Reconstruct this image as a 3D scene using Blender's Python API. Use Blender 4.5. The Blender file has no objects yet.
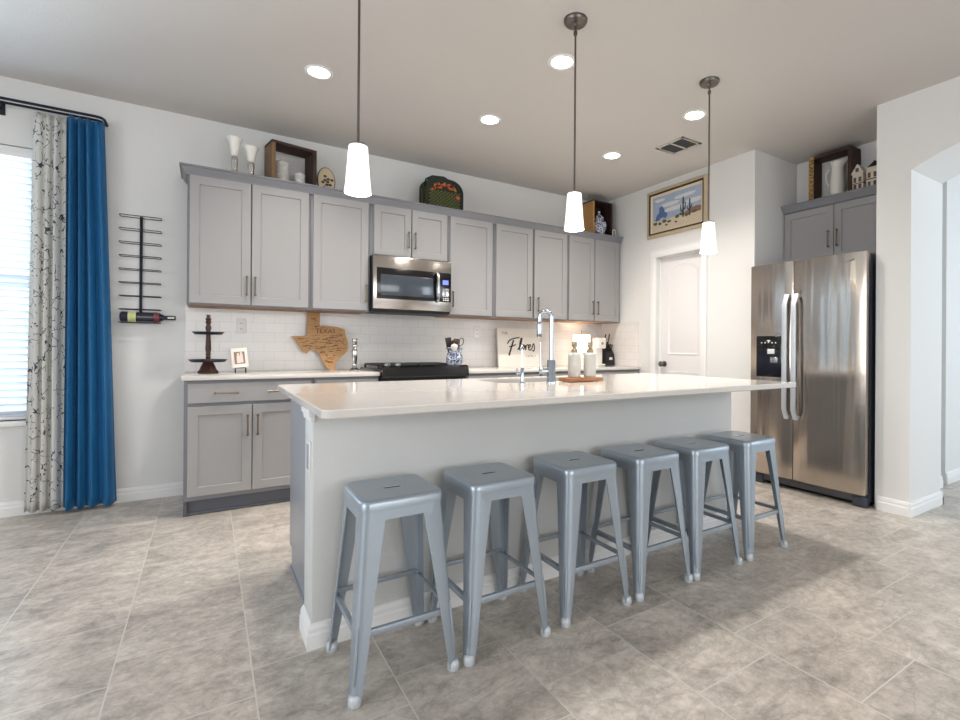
import bpy, bmesh, math, random
from mathutils import Vector, Matrix
random.seed(7)
S = bpy.context.scene
COL = S.collection
PI = math.pi

# ------------------------------------------------------------------ camera
F_PX, YAW, PITCH, CAM_H, ROLL = 497.64, .5721, .0011, 1.1148, .0069
cd = bpy.data.cameras.new('camera'); cam = bpy.data.objects.new('camera', cd); COL.objects.link(cam)
cd.sensor_width = 36.0; cd.lens = F_PX * 36.0 / 960.0
cd.shift_x = -(528.05 - 480) / 960.0; cd.shift_y = -(360 - 346.73) / 960.0
cd.clip_start = .02
cam.matrix_world = Matrix.Translation((0, 0, CAM_H)) @ Matrix.Rotation(-YAW, 4, 'Z') @ Matrix.Rotation(PI / 2 + PITCH, 4, 'X') @ Matrix.Rotation(ROLL, 4, 'Z')
S.camera = cam

# ------------------------------------------------------------------ exposure, sky, daylight, added fill
S.view_settings.view_transform = 'Standard'
try: S.view_settings.look = 'None'
except Exception: pass
S.view_settings.gamma = 1.0
S.view_settings.use_curve_mapping = False
S.view_settings.exposure = 0.24
S.cycles.max_bounces = 8; S.cycles.diffuse_bounces = 5; S.cycles.glossy_bounces = 4
S.cycles.transparent_max_bounces = 12
S.cycles.caustics_reflective = False; S.cycles.caustics_refractive = False
S.cycles.sample_clamp_indirect = 6.0
w = bpy.data.worlds.new('sky'); S.world = w; w.use_nodes = True
bg = w.node_tree.nodes['Background']; bg.inputs['Color'].default_value = (.78, .89, 1, 1); bg.inputs['Strength'].default_value = 1.25

def area(name, loc, target, sx, sy, power, col, spread=PI):
    l = bpy.data.lights.new(name, 'AREA'); l.shape = 'RECTANGLE'; l.size = sx; l.size_y = sy
    l.energy = power; l.color = col; l.spread = spread
    o = bpy.data.objects.new(name, l); COL.objects.link(o); o.location = loc
    o.rotation_euler = (Vector(target) - Vector(loc)).to_track_quat('-Z', 'Y').to_euler()
    return o
COOL = (.78, .90, 1.0); WARM = (1.0, .93, .85); SOFT = (1, .94, .87)
# daylight at the dining window and in the hall; left and rear: added fill
area('daylight_dining', (-1.95, 5.0, 1.6), (-1.6, 3, 1.1), 2.1, 1.9, 190, (.68, .86, 1))
area('fill_left', (-3.45, .6, 1.5), (3, .9, 1.1), 2.6, 1.75, 56, (.97, .98, 1))
area('fill_rear', (.9, -3.42, 1.55), (1.2, 3, 1.0), 3.8, 1.85, 64, (1, .98, .95))
area('daylight_hall', (6.2, -1.6, 1.6), (5.2, 1.5, 1.2), 1.8, 2.0, 64, COOL)

# ------------------------------------------------------------------ materials
def lin(c):
    return tuple((v / 255 / 12.92 if v / 255 <= .04045 else ((v / 255 + .055) / 1.055) ** 2.4) for v in c)
class NT:
    def __init__(s, name):
        s.m = bpy.data.materials.new(name); s.m.use_nodes = True; s.t = s.m.node_tree; s.n = s.t.nodes; s.b = s.n['Principled BSDF']
    def new(s, typ, **k):
        n = s.n.new(typ)
        for a, v in k.items(): setattr(n, a, v)
        return n
    def link(s, a, b): s.t.links.new(a, b)
    def math(s, op, a, b=None, c=None):
        n = s.new('ShaderNodeMath', operation=op)
        for i, v in enumerate((a, b, c)):
            if v is None: continue
            if isinstance(v, (int, float)): n.inputs[i].default_value = v
            else: s.link(v, n.inputs[i])
        return n.outputs[0]
    def coord(s, kind='Object'): return s.new('ShaderNodeTexCoord').outputs[kind]
    def mapping(s, vec, scale=(1, 1, 1), rot=(0, 0, 0)):
        n = s.new('ShaderNodeMapping'); n.inputs['Scale'].default_value = scale; n.inputs['Rotation'].default_value = rot
        s.link(vec, n.inputs['Vector']); return n.outputs[0]
    def noise(s, vec, scale, detail=4, rough=.55, dist=0):
        n = s.new('ShaderNodeTexNoise'); n.inputs['Scale'].default_value = scale; n.inputs['Detail'].default_value = detail
        n.inputs['Roughness'].default_value = rough; n.inputs['Distortion'].default_value = dist
        s.link(vec, n.inputs['Vector']); return n.outputs['Fac']
    def ramp(s, fac, stops):
        n = s.new('ShaderNodeValToRGB'); e = n.color_ramp.elements
        while len(e) < len(stops): e.new(.5)
        for q, (p, c) in zip(e, stops): q.position = p; q.color = (*c, 1)
        s.link(fac, n.inputs[0]); return n.outputs[0]
    def mix(s, fac, a, b, mode='MIX'):
        n = s.new('ShaderNodeMix', data_type='RGBA', blend_type=mode)
        for sock, v in ((n.inputs[0], fac), (n.inputs[6], a), (n.inputs[7], b)):
            if isinstance(v, (int, float)): sock.default_value = v
            elif isinstance(v, tuple): sock.default_value = (*v, 1)
            else: s.link(v, sock)
        return n.outputs[2]
    def bump(s, h, strength, dist=.01):
        n = s.new('ShaderNodeBump'); n.inputs['Strength'].default_value = strength; n.inputs['Distance'].default_value = dist
        s.link(h, n.inputs['Height']); s.link(n.outputs[0], s.b.inputs['Normal'])
    def base(s, v): s.link(v, s.b.inputs['Base Color'])
MATS = {}
def mat(name, rgb=None, rough=.5, metal=0., var=.0, vscale=20, bump=0, bscale=100, emit=None, estr=0, coat=0, spec=None, stretch=(1, 1, 1), sheen=0, aniso=0):
    if name in MATS: return MATS[name]
    t = NT(name); b = t.b; c = lin(rgb)
    b.inputs['Base Color'].default_value = (*c, 1); b.inputs['Roughness'].default_value = rough; b.inputs['Metallic'].default_value = metal
    if spec is not None: b.inputs['Specular IOR Level'].default_value = spec
    if coat: b.inputs['Coat Weight'].default_value = coat; b.inputs['Coat Roughness'].default_value = .08
    if sheen: b.inputs['Sheen Weight'].default_value = sheen; b.inputs['Sheen Roughness'].default_value = .4; b.inputs['Sheen Tint'].default_value = (*[min(1, x * 1.6 + .1) for x in c], 1)
    if aniso: b.inputs['Anisotropic'].default_value = aniso
    v = t.mapping(t.coord(), stretch)
    if var:
        f = t.noise(v, vscale); t.base(t.mix(f, tuple(x * (1 - var) for x in c), tuple(min(1, x * (1 + var)) for x in c)))
    if bump: t.bump(t.noise(v, bscale, 3), bump, .004)
    if emit: b.inputs['Emission Color'].default_value = (*emit, 1); b.inputs['Emission Strength'].default_value = estr
    MATS[name] = t.m; return t.m

M_WALL = mat('wall_paint', (224, 224, 223), .62, bump=.22, bscale=110)
M_CEIL = mat('ceiling_paint', (206, 202, 198), .8, bump=.25, bscale=90)
M_TRIM = mat('white_trim_paint', (236, 236, 236), .38)
M_DOOR = mat('door_paint', (232, 230, 230), .4)
M_CAB = mat('grey_cabinet_paint', (156, 155, 156), .42)
M_CABD = mat('grey_cabinet_frame', (128, 129, 135), .45)
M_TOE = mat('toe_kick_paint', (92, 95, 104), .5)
M_QUARTZ = mat('white_quartz', (214, 210, 205), .12, var=.05, vscale=60, coat=.3)
M_KNEE = mat('knee_wall_paint', (206, 207, 206), .6, bump=.2, bscale=120)
M_STOOL = mat('silver_powder_coat', (160, 171, 182), .34, .5, var=.05, vscale=200, coat=.25)
M_STOOLD = mat('rubber_and_slot_shade', (28, 30, 34), .6)
M_FOOT = mat('stool_foot_cap', (196, 202, 208), .45, .2)
M_STEEL = mat('brushed_steel', (176, 170, 164), .2, 1.0, var=.05, vscale=3, stretch=(40, 40, .6))
def fridge_steel():
    t = NT('fridge_steel'); co = t.coord(); b = t.b
    b.inputs['Base Color'].default_value = (*lin((200, 188, 176)), 1); b.inputs['Metallic'].default_value = 1; b.inputs['Roughness'].default_value = .17
    b.inputs['Anisotropic'].default_value = .5
    n = t.noise(t.mapping(co, (1, 7, .55)), 1.0, 2, .5, .4); f = t.noise(t.mapping(co, (1, 1, 60)), 8, 2)
    t.bump(t.math('ADD', n, t.math('MULTIPLY', f, .004)), .9, .012); return t.m
M_FRIDGE = fridge_steel()
M_STEEL2 = mat('handle_steel', (205, 205, 206), .22, 1.0)
M_CHROME = mat('chrome', (176, 183, 193), .09, 1.0)
M_NICKEL = mat('brushed_nickel', (112, 107, 102), .35, 1.0)
M_BRONZE = mat('pewter_pull', (118, 104, 88), .35, 1.0)
M_BLACK = mat('black_gloss', (10, 10, 13), .16, coat=.15)
M_BLACKM = mat('black_matte', (22, 22, 26), .55)
M_FSIDE = mat('fridge_side_grey', (70, 76, 88), .4, .3)
M_IRON = mat('navy_black_metal', (20, 24, 44), .45, .4)
M_WOODD = mat('dark_walnut_stain', (66, 36, 26), .45, var=.35, vscale=8, stretch=(8, 8, 1))
M_CRATE = mat('dark_crate_wood', (60, 40, 30), .65, var=.45, vscale=6, stretch=(3, 18, 18))
M_CRATEL = mat('crate_edge_wood', (126, 98, 68), .65, var=.3, vscale=9, stretch=(3, 14, 14))
M_WHITEC = mat('white_ceramic', (232, 229, 222), .25, coat=.3)
M_CREAM = mat('cream_ceramic', (214, 206, 190), .4, var=.1, vscale=40)
M_CREAMB = mat('ridged_soap_ceramic', (188, 186, 182), .45)
M_TAUPE = mat('taupe_pump', (150, 138, 112), .35, .6)
M_ACACIA = mat('acacia_wood', (142, 92, 54), .4, var=.4, vscale=7, stretch=(3, 25, 25))
M_BAMBOO = mat('bamboo', (176, 134, 88), .5, var=.25, vscale=9, stretch=(4, 4, 30))
M_BURN = mat('burnt_engraving', (104, 66, 34), .7)
M_WHITEP = mat('white_plastic', (226, 225, 222), .35)
M_PAPER = mat('white_paper', (236, 234, 230), .7)
M_INK = mat('black_ink', (24, 24, 26), .6)
M_INKG = mat('grey_ink', (120, 118, 116), .6)
M_SHADE = mat('lit_glass_shade', (250, 246, 238), .3, emit=(1, .95, .88), estr=.9)
M_LENS = mat('lit_downlight_lens', (255, 250, 240), .4, emit=(1, .95, .87), estr=14.0)
M_LAMP = mat('lit_lamp_shade', (255, 246, 232), .6, emit=(1, .90, .78), estr=1.6)
M_GREENB = mat('dark_green_wicker', (24, 34, 24), .6, var=.3, vscale=60)
M_OLIVE = mat('olive_wicker', (96, 100, 48), .6, var=.3, vscale=60)
M_SILVER = mat('mercury_silver', (206, 204, 200), .13, 1.0, var=.1, vscale=40)
M_GOLD = mat('gilt_frame', (188, 172, 142), .45, .1, var=.15, vscale=30)
M_GOLDL = mat('linen_liner', (214, 200, 174), .7)
M_BOTTLE = mat('dark_bottle_glass', (16, 20, 44), .12, coat=.6)
M_LABEL = mat('bottle_label', (196, 200, 140), .6, var=.2, vscale=30)
M_RED = mat('wine_foil_red', (120, 50, 60), .4)
M_VENT = mat('vent_white', (200, 194, 186), .5)
M_VENTD = mat('vent_dark', (58, 60, 66), .6)
M_BLIND = None

def floor_mat():
    t = NT('floor_tile'); co = t.coord(); sep = t.new('ShaderNodeSeparateXYZ'); t.link(co, sep.inputs[0])
    X, Y = sep.outputs[0], sep.outputs[1]
    u = t.math('DIVIDE', t.math('SUBTRACT', X, .136), .4015); c = t.math('FLOOR', u); fu = t.math('SUBTRACT', u, c)
    off = t.math('ADD', t.math('MULTIPLY', t.math('FLOORED_MODULO', c, 3.0), .148), .15)
    v = t.math('DIVIDE', t.math('SUBTRACT', Y, off), .4505); r = t.math('FLOOR', v); fv = t.math('SUBTRACT', v, r)
    du = t.math('MULTIPLY', t.math('MINIMUM', fu, t.math('SUBTRACT', 1.0, fu)), .4015)
    dv = t.math('MULTIPLY', t.math('MINIMUM', fv, t.math('SUBTRACT', 1.0, fv)), .4505)
    d = t.math('MINIMUM', du, dv); grout = t.math('LESS_THAN', d, .0024)
    cmb = t.new('ShaderNodeCombineXYZ'); t.link(c, cmb.inputs[0]); t.link(r, cmb.inputs[1])
    wn = t.new('ShaderNodeTexWhiteNoise', noise_dimensions='3D'); t.link(cmb.outputs[0], wn.inputs['Vector'])
    sh = t.new('ShaderNodeVectorMath', operation='MULTIPLY_ADD'); t.link(wn.outputs['Color'], sh.inputs[0]); sh.inputs[1].default_value = (9, 9, 9); t.link(co, sh.inputs[2])
    n1 = t.noise(t.mapping(sh.outputs[0], (2.4, 3.3, 1), (0, 0, .5)), 1.6, 7, .62, .9)
    n2 = t.noise(sh.outputs[0], 26, 6, .75, .2); n3 = t.noise(t.mapping(sh.outputs[0], (1, 1.7, 1), (0, 0, .5)), 3.6, 8, .72, .8)
    col = t.ramp(n1, [(.30, lin((136, 128, 119))), (.44, lin((180, 171, 161))), (.56, lin((202, 193, 182))), (.72, lin((224, 216, 205)))])
    col = t.mix(.38, col, t.ramp(n2, [(.3, lin((118, 110, 104))), (.62, lin((224, 218, 210)))]))
    vein = t.math('SUBTRACT', 1.0, t.math('MINIMUM', t.math('MULTIPLY', t.math('ABSOLUTE', t.math('SUBTRACT', n3, .5)), 24.0), 1.0))
    col = t.mix(t.math('MULTIPLY', vein, .26), col, lin((104, 98, 95)))
    var = t.math('ADD', t.math('MULTIPLY', wn.outputs['Value'], .16), .90)
    col = t.mix(1.0, col, var, 'MULTIPLY') if False else col
    hs = t.new('ShaderNodeHueSaturation'); t.link(col, hs.inputs['Color']); t.link(var, hs.inputs['Value'])
    t.base(t.mix(grout, hs.outputs[0], lin((204, 199, 192))))
    t.link(t.math('ADD', t.math('MULTIPLY', n2, .2), .24), t.b.inputs['Roughness'])
    h = t.math('SUBTRACT', t.math('MULTIPLY', n2, .15), grout); t.bump(h, .25, .002)
    return t.m
M_FLOOR = floor_mat()
def subway_mat(axis):
    t = NT('subway_tile_' + axis); co = t.coord(); sep = t.new('ShaderNodeSeparateXYZ'); t.link(co, sep.inputs[0])
    cmb = t.new('ShaderNodeCombineXYZ'); t.link(sep.outputs[0 if axis == 'x' else 1], cmb.inputs[0]); t.link(sep.outputs[2], cmb.inputs[1])
    br = t.new('ShaderNodeTexBrick'); t.link(cmb.outputs[0], br.inputs['Vector'])
    for k, v in (('Scale', 1.0), ('Brick Width', .152), ('Row Height', .0762), ('Mortar Size', .0016), ('Mortar Smooth', .1), ('Bias', 0)): br.inputs[k].default_value = v
    br.inputs['Color1'].default_value = (*lin((222, 219, 217)), 1); br.inputs['Color2'].default_value = (*lin((226, 223, 221)), 1); br.inputs['Mortar'].default_value = (*lin((206, 203, 200)), 1)
    t.base(br.outputs['Color']); t.b.inputs['Roughness'].default_value = .18
    t.bump(t.math('SUBTRACT', 1.0, br.outputs['Fac']), .15, .0015); return t.m
M_SUBX, M_SUBY = subway_mat('x'), subway_mat('y')
def curtain_print():
    t = NT('scroll_print_linen'); co = t.coord()
    d = t.noise(co, 6, 2); dv = t.new('ShaderNodeVectorMath', operation='MULTIPLY_ADD')
    nz = t.new('ShaderNodeTexNoise'); nz.inputs['Scale'].default_value = 7; t.link(co, nz.inputs['Vector'])
    t.link(nz.outputs['Color'], dv.inputs[0]); dv.inputs[1].default_value = (.16, .16, .16); t.link(co, dv.inputs[2])
    vo = t.new('ShaderNodeTexVoronoi', feature='DISTANCE_TO_EDGE'); vo.inputs['Scale'].default_value = 15; t.link(dv.outputs[0], vo.inputs['Vector'])
    e = t.math('LESS_THAN', vo.outputs['Distance'], .03)
    g = t.math('GREATER_THAN', t.noise(co, 16, 3, .6), .50)
    vl = t.new('ShaderNodeTexVoronoi', feature='F1'); vl.inputs['Scale'].default_value = 26; t.link(dv.outputs[0], vl.inputs['Vector'])
    leaf = t.math('MULTIPLY', t.math('LESS_THAN', vl.outputs['Distance'], .20), t.math('GREATER_THAN', t.noise(co, 9, 2), .52))
    f = t.math('MAXIMUM', t.math('MULTIPLY', e, g), leaf)
    t.base(t.mix(f, lin((208, 208, 204)), lin((60, 66, 82)))); t.b.inputs['Roughness'].default_value = .85
    return t.m
M_PRINT = curtain_print()
M_VELVET = mat('blue_velvet', (10, 92, 142), .6, var=.2, vscale=7, stretch=(6, 6, .6), sheen=.9)
def porcelain(name, scale, dark=(34, 48, 104), lo=.5):
    t = NT(name); co = t.coord(); n = t.noise(co, scale, 3, .6, 1.5)
    f = t.math('GREATER_THAN', n, lo); t.base(t.mix(f, lin((222, 224, 230)), lin(dark))); t.b.inputs['Roughness'].default_value = .15
    t.b.inputs['Coat Weight'].default_value = .4; return t.m
M_PORC = porcelain('blue_white_porcelain', 42); M_PORC2 = porcelain('blue_sprig_crock', 48, (30, 58, 110), .48)
def etched():
    t = NT('etched_canister'); co = t.coord(); n = t.noise(co, 34, 2, .5, 1)
    f = t.math('GREATER_THAN', n, .58); t.base(t.mix(f, lin((206, 202, 196)), lin((236, 234, 230)))); t.b.inputs['Roughness'].default_value = .35; return t.m
M_ETCH = etched()
def blind_mat():
    t = NT('white_blind_slat'); t.b.inputs['Base Color'].default_value = (*lin((236, 240, 244)), 1); t.b.inputs['Roughness'].default_value = .5
    tr = t.new('ShaderNodeBsdfTranslucent'); tr.inputs['Color'].default_value = (.8, .87, .95, 1)
    mx = t.new('ShaderNodeMixShader'); mx.inputs[0].default_value = .22; out = t.n['Material Output']
    t.link(t.b.outputs[0], mx.inputs[1]); t.link(tr.outputs[0], mx.inputs[2]); t.link(mx.outputs[0], out.inputs[0]); return t.m
M_BLIND = blind_mat()
def glass_mat():
    t = NT('window_glass'); tp = t.new('ShaderNodeBsdfTransparent'); gl = t.new('ShaderNodeBsdfGlossy'); gl.inputs['Roughness'].default_value = .02
    fr = t.new('ShaderNodeFresnel'); fr.inputs[0].default_value = 1.3; mx = t.new('ShaderNodeMixShader'); t.link(fr.outputs[0], mx.inputs[0])
    t.link(tp.outputs[0], mx.inputs[1]); t.link(gl.outputs[0], mx.inputs[2]); t.link(mx.outputs[0], t.n['Material Output'].inputs[0]); return t.m
M_GLASS = glass_mat()

# ------------------------------------------------------------------ mesh helpers
class MB:
    """collects shapes (scene coordinates) into ONE mesh"""
    def __init__(s): s.bm = bmesh.new(); s.mi = 0
    def _tag(s, faces):
        for f in faces: f.material_index = s.mi
    def box(s, x0, x1, y0, y1, z0, z1, bev=0., seg=2):
        x0, x1 = sorted((x0, x1)); y0, y1 = sorted((y0, y1)); z0, z1 = sorted((z0, z1))
        r = bmesh.ops.create_cube(s.bm, size=1, matrix=Matrix.Translation(((x0 + x1) / 2, (y0 + y1) / 2, (z0 + z1) / 2)) @ Matrix.Diagonal((x1 - x0, y1 - y0, z1 - z0, 1)))
        fs = set(f for v in r['verts'] for f in v.link_faces)
        if bev:
            bev = min(bev, .45 * min(x1 - x0, y1 - y0, z1 - z0))
            es = list({e for v in r['verts'] for e in v.link_edges})
            rr = bmesh.ops.bevel(s.bm, geom=es, offset=bev, segments=seg, profile=.5, affect='EDGES')
            fs = {f for f in fs if f.is_valid} | set(rr['faces'])
        s._tag(fs); return s
    def obox(s, m, sx, sy, sz, bev=0.):
        """box centred on matrix m"""
        r = bmesh.ops.create_cube(s.bm, size=1, matrix=m @ Matrix.Diagonal((sx, sy, sz, 1)))
        fs = set(f for v in r['verts'] for f in v.link_faces)
        if bev:
            es = list({e for v in r['verts'] for e in v.link_edges})
            rr = bmesh.ops.bevel(s.bm, geom=es, offset=bev, segments=2, profile=.5, affect='EDGES')
            fs = {f for f in fs if f.is_valid} | set(rr['faces'])
        s._tag(fs); return s
    def rings(s, rings, cap0=True, cap1=True, closed=True):
        vs = [[s.bm.verts.new(p) for p in r] for r in rings]; fs = []
        n = len(vs[0])
        for a, b in zip(vs, vs[1:]):
            for i in range(n if closed else n - 1):
                j = (i + 1) % n; fs.append(s.bm.faces.new((a[i], a[j], b[j], b[i])))
        if cap0 and closed: fs.append(s.bm.faces.new(list(reversed(vs[0]))))
        if cap1 and closed: fs.append(s.bm.faces.new(vs[-1]))
        s._tag(fs); return s
    def lathe(s, prof, c=(0, 0, 0), n=24, axis=None, cap=True):
        """prof: (radius, height) list along +Z (or axis) from c"""
        c = Vector(c); ax = Vector(axis).normalized() if axis else Vector((0, 0, 1))
        q = Vector((0, 0, 1)).rotation_difference(ax)
        rg = []
        for r, h in prof:
            r = max(r, 1e-4)
            rg.append([c + q @ Vector((r * math.cos(2 * PI * i / n), r * math.sin(2 * PI * i / n), h)) for i in range(n)])
        return s.rings(rg, cap, cap)
    def cyl(s, p0, p1, r0, r1=None, n=16):
        p0, p1 = Vector(p0), Vector(p1); L = (p1 - p0).length
        return s.lathe([(r0, 0), (r0 if r1 is None else r1, L)], p0, n, p1 - p0)
    def tube(s, pts, r, n=10, flat=1.0):
        pts = [Vector(p) for p in pts]; rg = []; up = None
        for i, p in enumerate(pts):
            d = (pts[min(i + 1, len(pts) - 1)] - pts[max(i - 1, 0)]).normalized()
            if up is None:
                up = Vector((0, 0, 1)) if abs(d.z) < .9 else Vector((1, 0, 0))
            a = d.cross(up).normalized(); up = a.cross(d).normalized()
            rr = r[i] if isinstance(r, (list, tuple)) else r
            rg.append([p + (a * math.cos(2 * PI * k / n) + up * math.sin(2 * PI * k / n) * flat) * rr for k in range(n)])
        return s.rings(rg)
    def prism(s, poly, f0, f1):
        """poly of 2-D points; f0/f1 map (u,v) to the two end faces"""
        a = [s.bm.verts.new(f0(*p)) for p in poly]; b = [s.bm.verts.new(f1(*p)) for p in poly]; n = len(poly); fs = []; s.bm.normal_update()
        fs.append(s.bm.faces.new(a)); fs.append(s.bm.faces.new(list(reversed(b))))
        for i in range(n): fs.append(s.bm.faces.new((a[i], b[i], b[(i + 1) % n], a[(i + 1) % n])))
        for f in fs: f.normal_update()
        s._tag(fs); return s
    def text(s, body, size, fn, extrude=.0005, shear=0., align='CENTER'):
        cu = bpy.data.curves.new('t', 'FONT'); cu.body = body; cu.size = size; cu.extrude = extrude; cu.shear = shear; cu.align_x = align; cu.align_y = 'CENTER'; cu.resolution_u = 3
        o = bpy.data.objects.new('t', cu); COL.objects.link(o)
        me = bpy.data.meshes.new_from_object(o.evaluated_get(bpy.context.evaluated_depsgraph_get()))
        bpy.data.objects.remove(o); bpy.data.curves.remove(cu)
        vs = [s.bm.verts.new(fn(*v.co)) for v in me.vertices]; fs = []
        for p in me.polygons:
            try: fs.append(s.bm.faces.new([vs[i] for i in p.vertices]))
            except ValueError: pass
        s._tag(fs); bpy.data.meshes.remove(me); return s
    def build(s, name, mats, parent=None, smooth=35, sharp=True):
        bmesh.ops.recalc_face_normals(s.bm, faces=s.bm.faces)
        off = Vector((0, 0, 0)); p = parent
        while p is not None: off += Vector(p.location); p = p.parent
        if off.length: bmesh.ops.translate(s.bm, verts=s.bm.verts, vec=-off)
        me = bpy.data.meshes.new(name); s.bm.to_mesh(me); s.bm.free()
        for m in (mats if isinstance(mats, (list, tuple)) else [mats]): me.materials.append(m)
        if smooth:
            me.shade_smooth()
            me.set_sharp_from_angle(angle=math.radians(smooth))
        o = bpy.data.objects.new(name, me); COL.objects.link(o)
        if parent: o.parent = parent
        return o
def tag(o, label, cat, group=None):
    o['label'] = label; o['category'] = cat
    if group: o['group'] = group
    return o
def thing(name, label, cat, loc=(0, 0, 0), group=None):
    o = bpy.data.objects.new(name, None); o.empty_display_size = .05; COL.objects.link(o); o.location = loc
    return tag(o, label, cat, group)
def solo(mb, name, m, label, cat, base, group=None, **k):
    """a thing that is one mesh, its origin at its base"""
    bmesh.ops.translate(mb.bm, verts=mb.bm.verts, vec=-Vector(base)); o = mb.build(name, m, **k); o.location = base
    return tag(o, label, cat, group)
def struct(name, mb, m, parent=None, **k):
    o = mb.build(name, m, parent, **k)
    if parent is None: o['kind'] = 'structure'
    return o
def children(o): return [c for c in bpy.data.objects if c.parent == o]
def copy_tree(o, parent=None):
    c = o.copy(); COL.objects.link(c)
    if parent is not None: c.parent = parent; c.matrix_parent_inverse = o.matrix_parent_inverse.copy()
    for ch in children(o): copy_tree(ch, c)
    return c

# ------------------------------------------------------------------ the shell
D, WX, ZC = 4.515, 3.947, 2.831          # back wall, pantry/right wall plane, ceiling
XL, YR, XH = -3.6, -3.6, 7.2             # left wall, rear wall, end of the hall
T = .15
struct('floor', MB().box(XL - T, XH + T, YR - T, D + T, -.1, 0), M_FLOOR, smooth=0)
struct('ceiling', MB().box(XL - T, XH + T, YR - T, D + T, ZC, ZC + .1), M_CEIL, smooth=0)
WX0, WX1, WZ0, WZ1 = -2.9, -.955, .615, 2.40
m = MB(); m.box(XL - T, WX0, D, D + T, 0, ZC); m.box(WX1, WX, D, D + T, 0, ZC); m.box(WX0, WX1, D, D + T, 0, WZ0); m.box(WX0, WX1, D, D + T, WZ1, ZC)
struct('wall_back', m, M_WALL, smooth=0)
# pantry wall with its door opening, then the fridge alcove
DY0, DY1, DZ = 3.085, 3.652, 2.062
PY, AX = 2.545, 4.603
m = MB(); m.box(WX, WX + .12, DY1, D + T, 0, ZC); m.box(WX, WX + .12, PY, DY0, 0, ZC); m.box(WX, WX + .12, DY0, DY1, DZ, ZC)
m.box(WX + .12, AX, PY, PY + .12, 0, ZC)
struct('wall_pantry', m, M_WALL, smooth=0)
struct('wall_alcove', MB().box(AX, AX + .12, 1.585, PY + .12, 0, ZC), M_WALL, smooth=0)
# right wall: pier, arch, far pier
AY1, AY0, AZ, AR = 1.413, -.35, 2.32, .20
def arch_z(y):
    u = (y - (AY0 + AY1) / 2) / ((AY1 - AY0) / 2); return AZ + AR * (1 - u * u)
m = MB()
poly = [(AY1, 0), (1.618, 0), (1.618, ZC), (YR - T, ZC), (YR - T, 0), (AY0, 0), (AY0, AZ)]
N = 28
poly += [(AY0 + (AY1 - AY0) * i / N, arch_z(AY0 + (AY1 - AY0) * i / N)) for i in range(1, N)] + [(AY1, AZ)]
m.prism(poly, lambda y, z: (WX, y, z), lambda y, z: (4.47, y, z))
m.box(4.47, AX + .12, 1.585, 1.618, 0, ZC)
bmesh.ops.triangulate(m.bm, faces=[f for f in m.bm.faces if len(f.verts) > 4])
struct('wall_right', m, M_WALL, smooth=20)
m = MB(); m.box(AX + .12, 5.03, 1.585, 1.70, 0, ZC); m.box(5.03, 5.17, 1.70, 1.82, 0, ZC); m.box(5.17, XH, 1.60, 1.82, 0, ZC)
struct('wall_hall', m, M_WALL, smooth=0)
struct('wall_hallend', MB().box(XH, XH + T, YR, 1.82, 0, ZC), M_WALL, smooth=0)
m = MB(); m.box(XL - T, XL, 2.0, D, 0, ZC); m.box(XL - T, XL, YR, -.8, 0, ZC); m.box(XL - T, XL, -.8, 2.0, 0, .6); m.box(XL - T, XL, -.8, 2.0, 2.4, ZC)
struct('wall_left', m, M_WALL, smooth=0)
m = MB(); m.box(XL, -1.1, YR - T, YR, 0, ZC); m.box(2.9, 4.47, YR - T, YR, 0, ZC); m.box(4.47, XH + T, YR - T, YR, 0, ZC); m.box(-1.1, 2.9, YR - T, YR, 0, .55); m.box(-1.1, 2.9, YR - T, YR, 2.5, ZC)
struct('wall_rear', m, M_WALL, smooth=0)

# baseboards with a stepped profile
BBP = [(0, 0), (.016, 0), (.016, .055), (.012, .062), (.012, .078), (.006, .092), (0, .096)]
def baseboard(name, p0, p1, nrm, sc=1.0):
    p0, p1, nv = Vector(p0), Vector(p1), Vector(nrm)
    m = MB(); m.prism(BBP, lambda a, b: p0 + nv * a * sc + Vector((0, 0, b * sc)), lambda a, b: p1 + nv * a * sc + Vector((0, 0, b * sc)))
    return m
struct('baseboard_back', baseboard('', (XL, D, 0), (-.14, D, 0), (0, -1, 0)), M_TRIM, smooth=20)
struct('baseboard_left', baseboard('', (XL, YR, 0), (XL, D - .02, 0), (1, 0, 0)), M_TRIM, smooth=20)
m = baseboard('', (WX, 1.60, 0), (WX, AY1, 0), (-1, 0, 0)); BB = [(WX - .016, AY1, 0), (4.47, AY1, 0)]
m.prism(BBP, lambda a, b: Vector((WX - .016, AY1 - a, b)), lambda a, b: Vector((4.486, AY1 - a, b)))
m.prism(BBP, lambda a, b: Vector((4.47 + a, AY1 - .016, b)), lambda a, b: Vector((4.47 + a, 1.585, b)))
m.prism(BBP, lambda a, b: Vector((WX - a, AY0, b)), lambda a, b: Vector((WX - a, YR, b)))
struct('baseboard_right', m, M_TRIM, smooth=20)
m = baseboard('', (4.486, 1.585, 0), (5.03, 1.585, 0), (0, -1, 0))
m.prism(BBP, lambda a, b: Vector((5.17, 1.60 - a, b)), lambda a, b: Vector((XH, 1.60 - a, b)))
struct('baseboard_hall', m, M_TRIM, smooth=20)
struct('baseboard_pantry', baseboard('', (WX, PY, 0), (WX, 3.02, 0), (-1, 0, 0)), M_TRIM, smooth=20)

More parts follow.
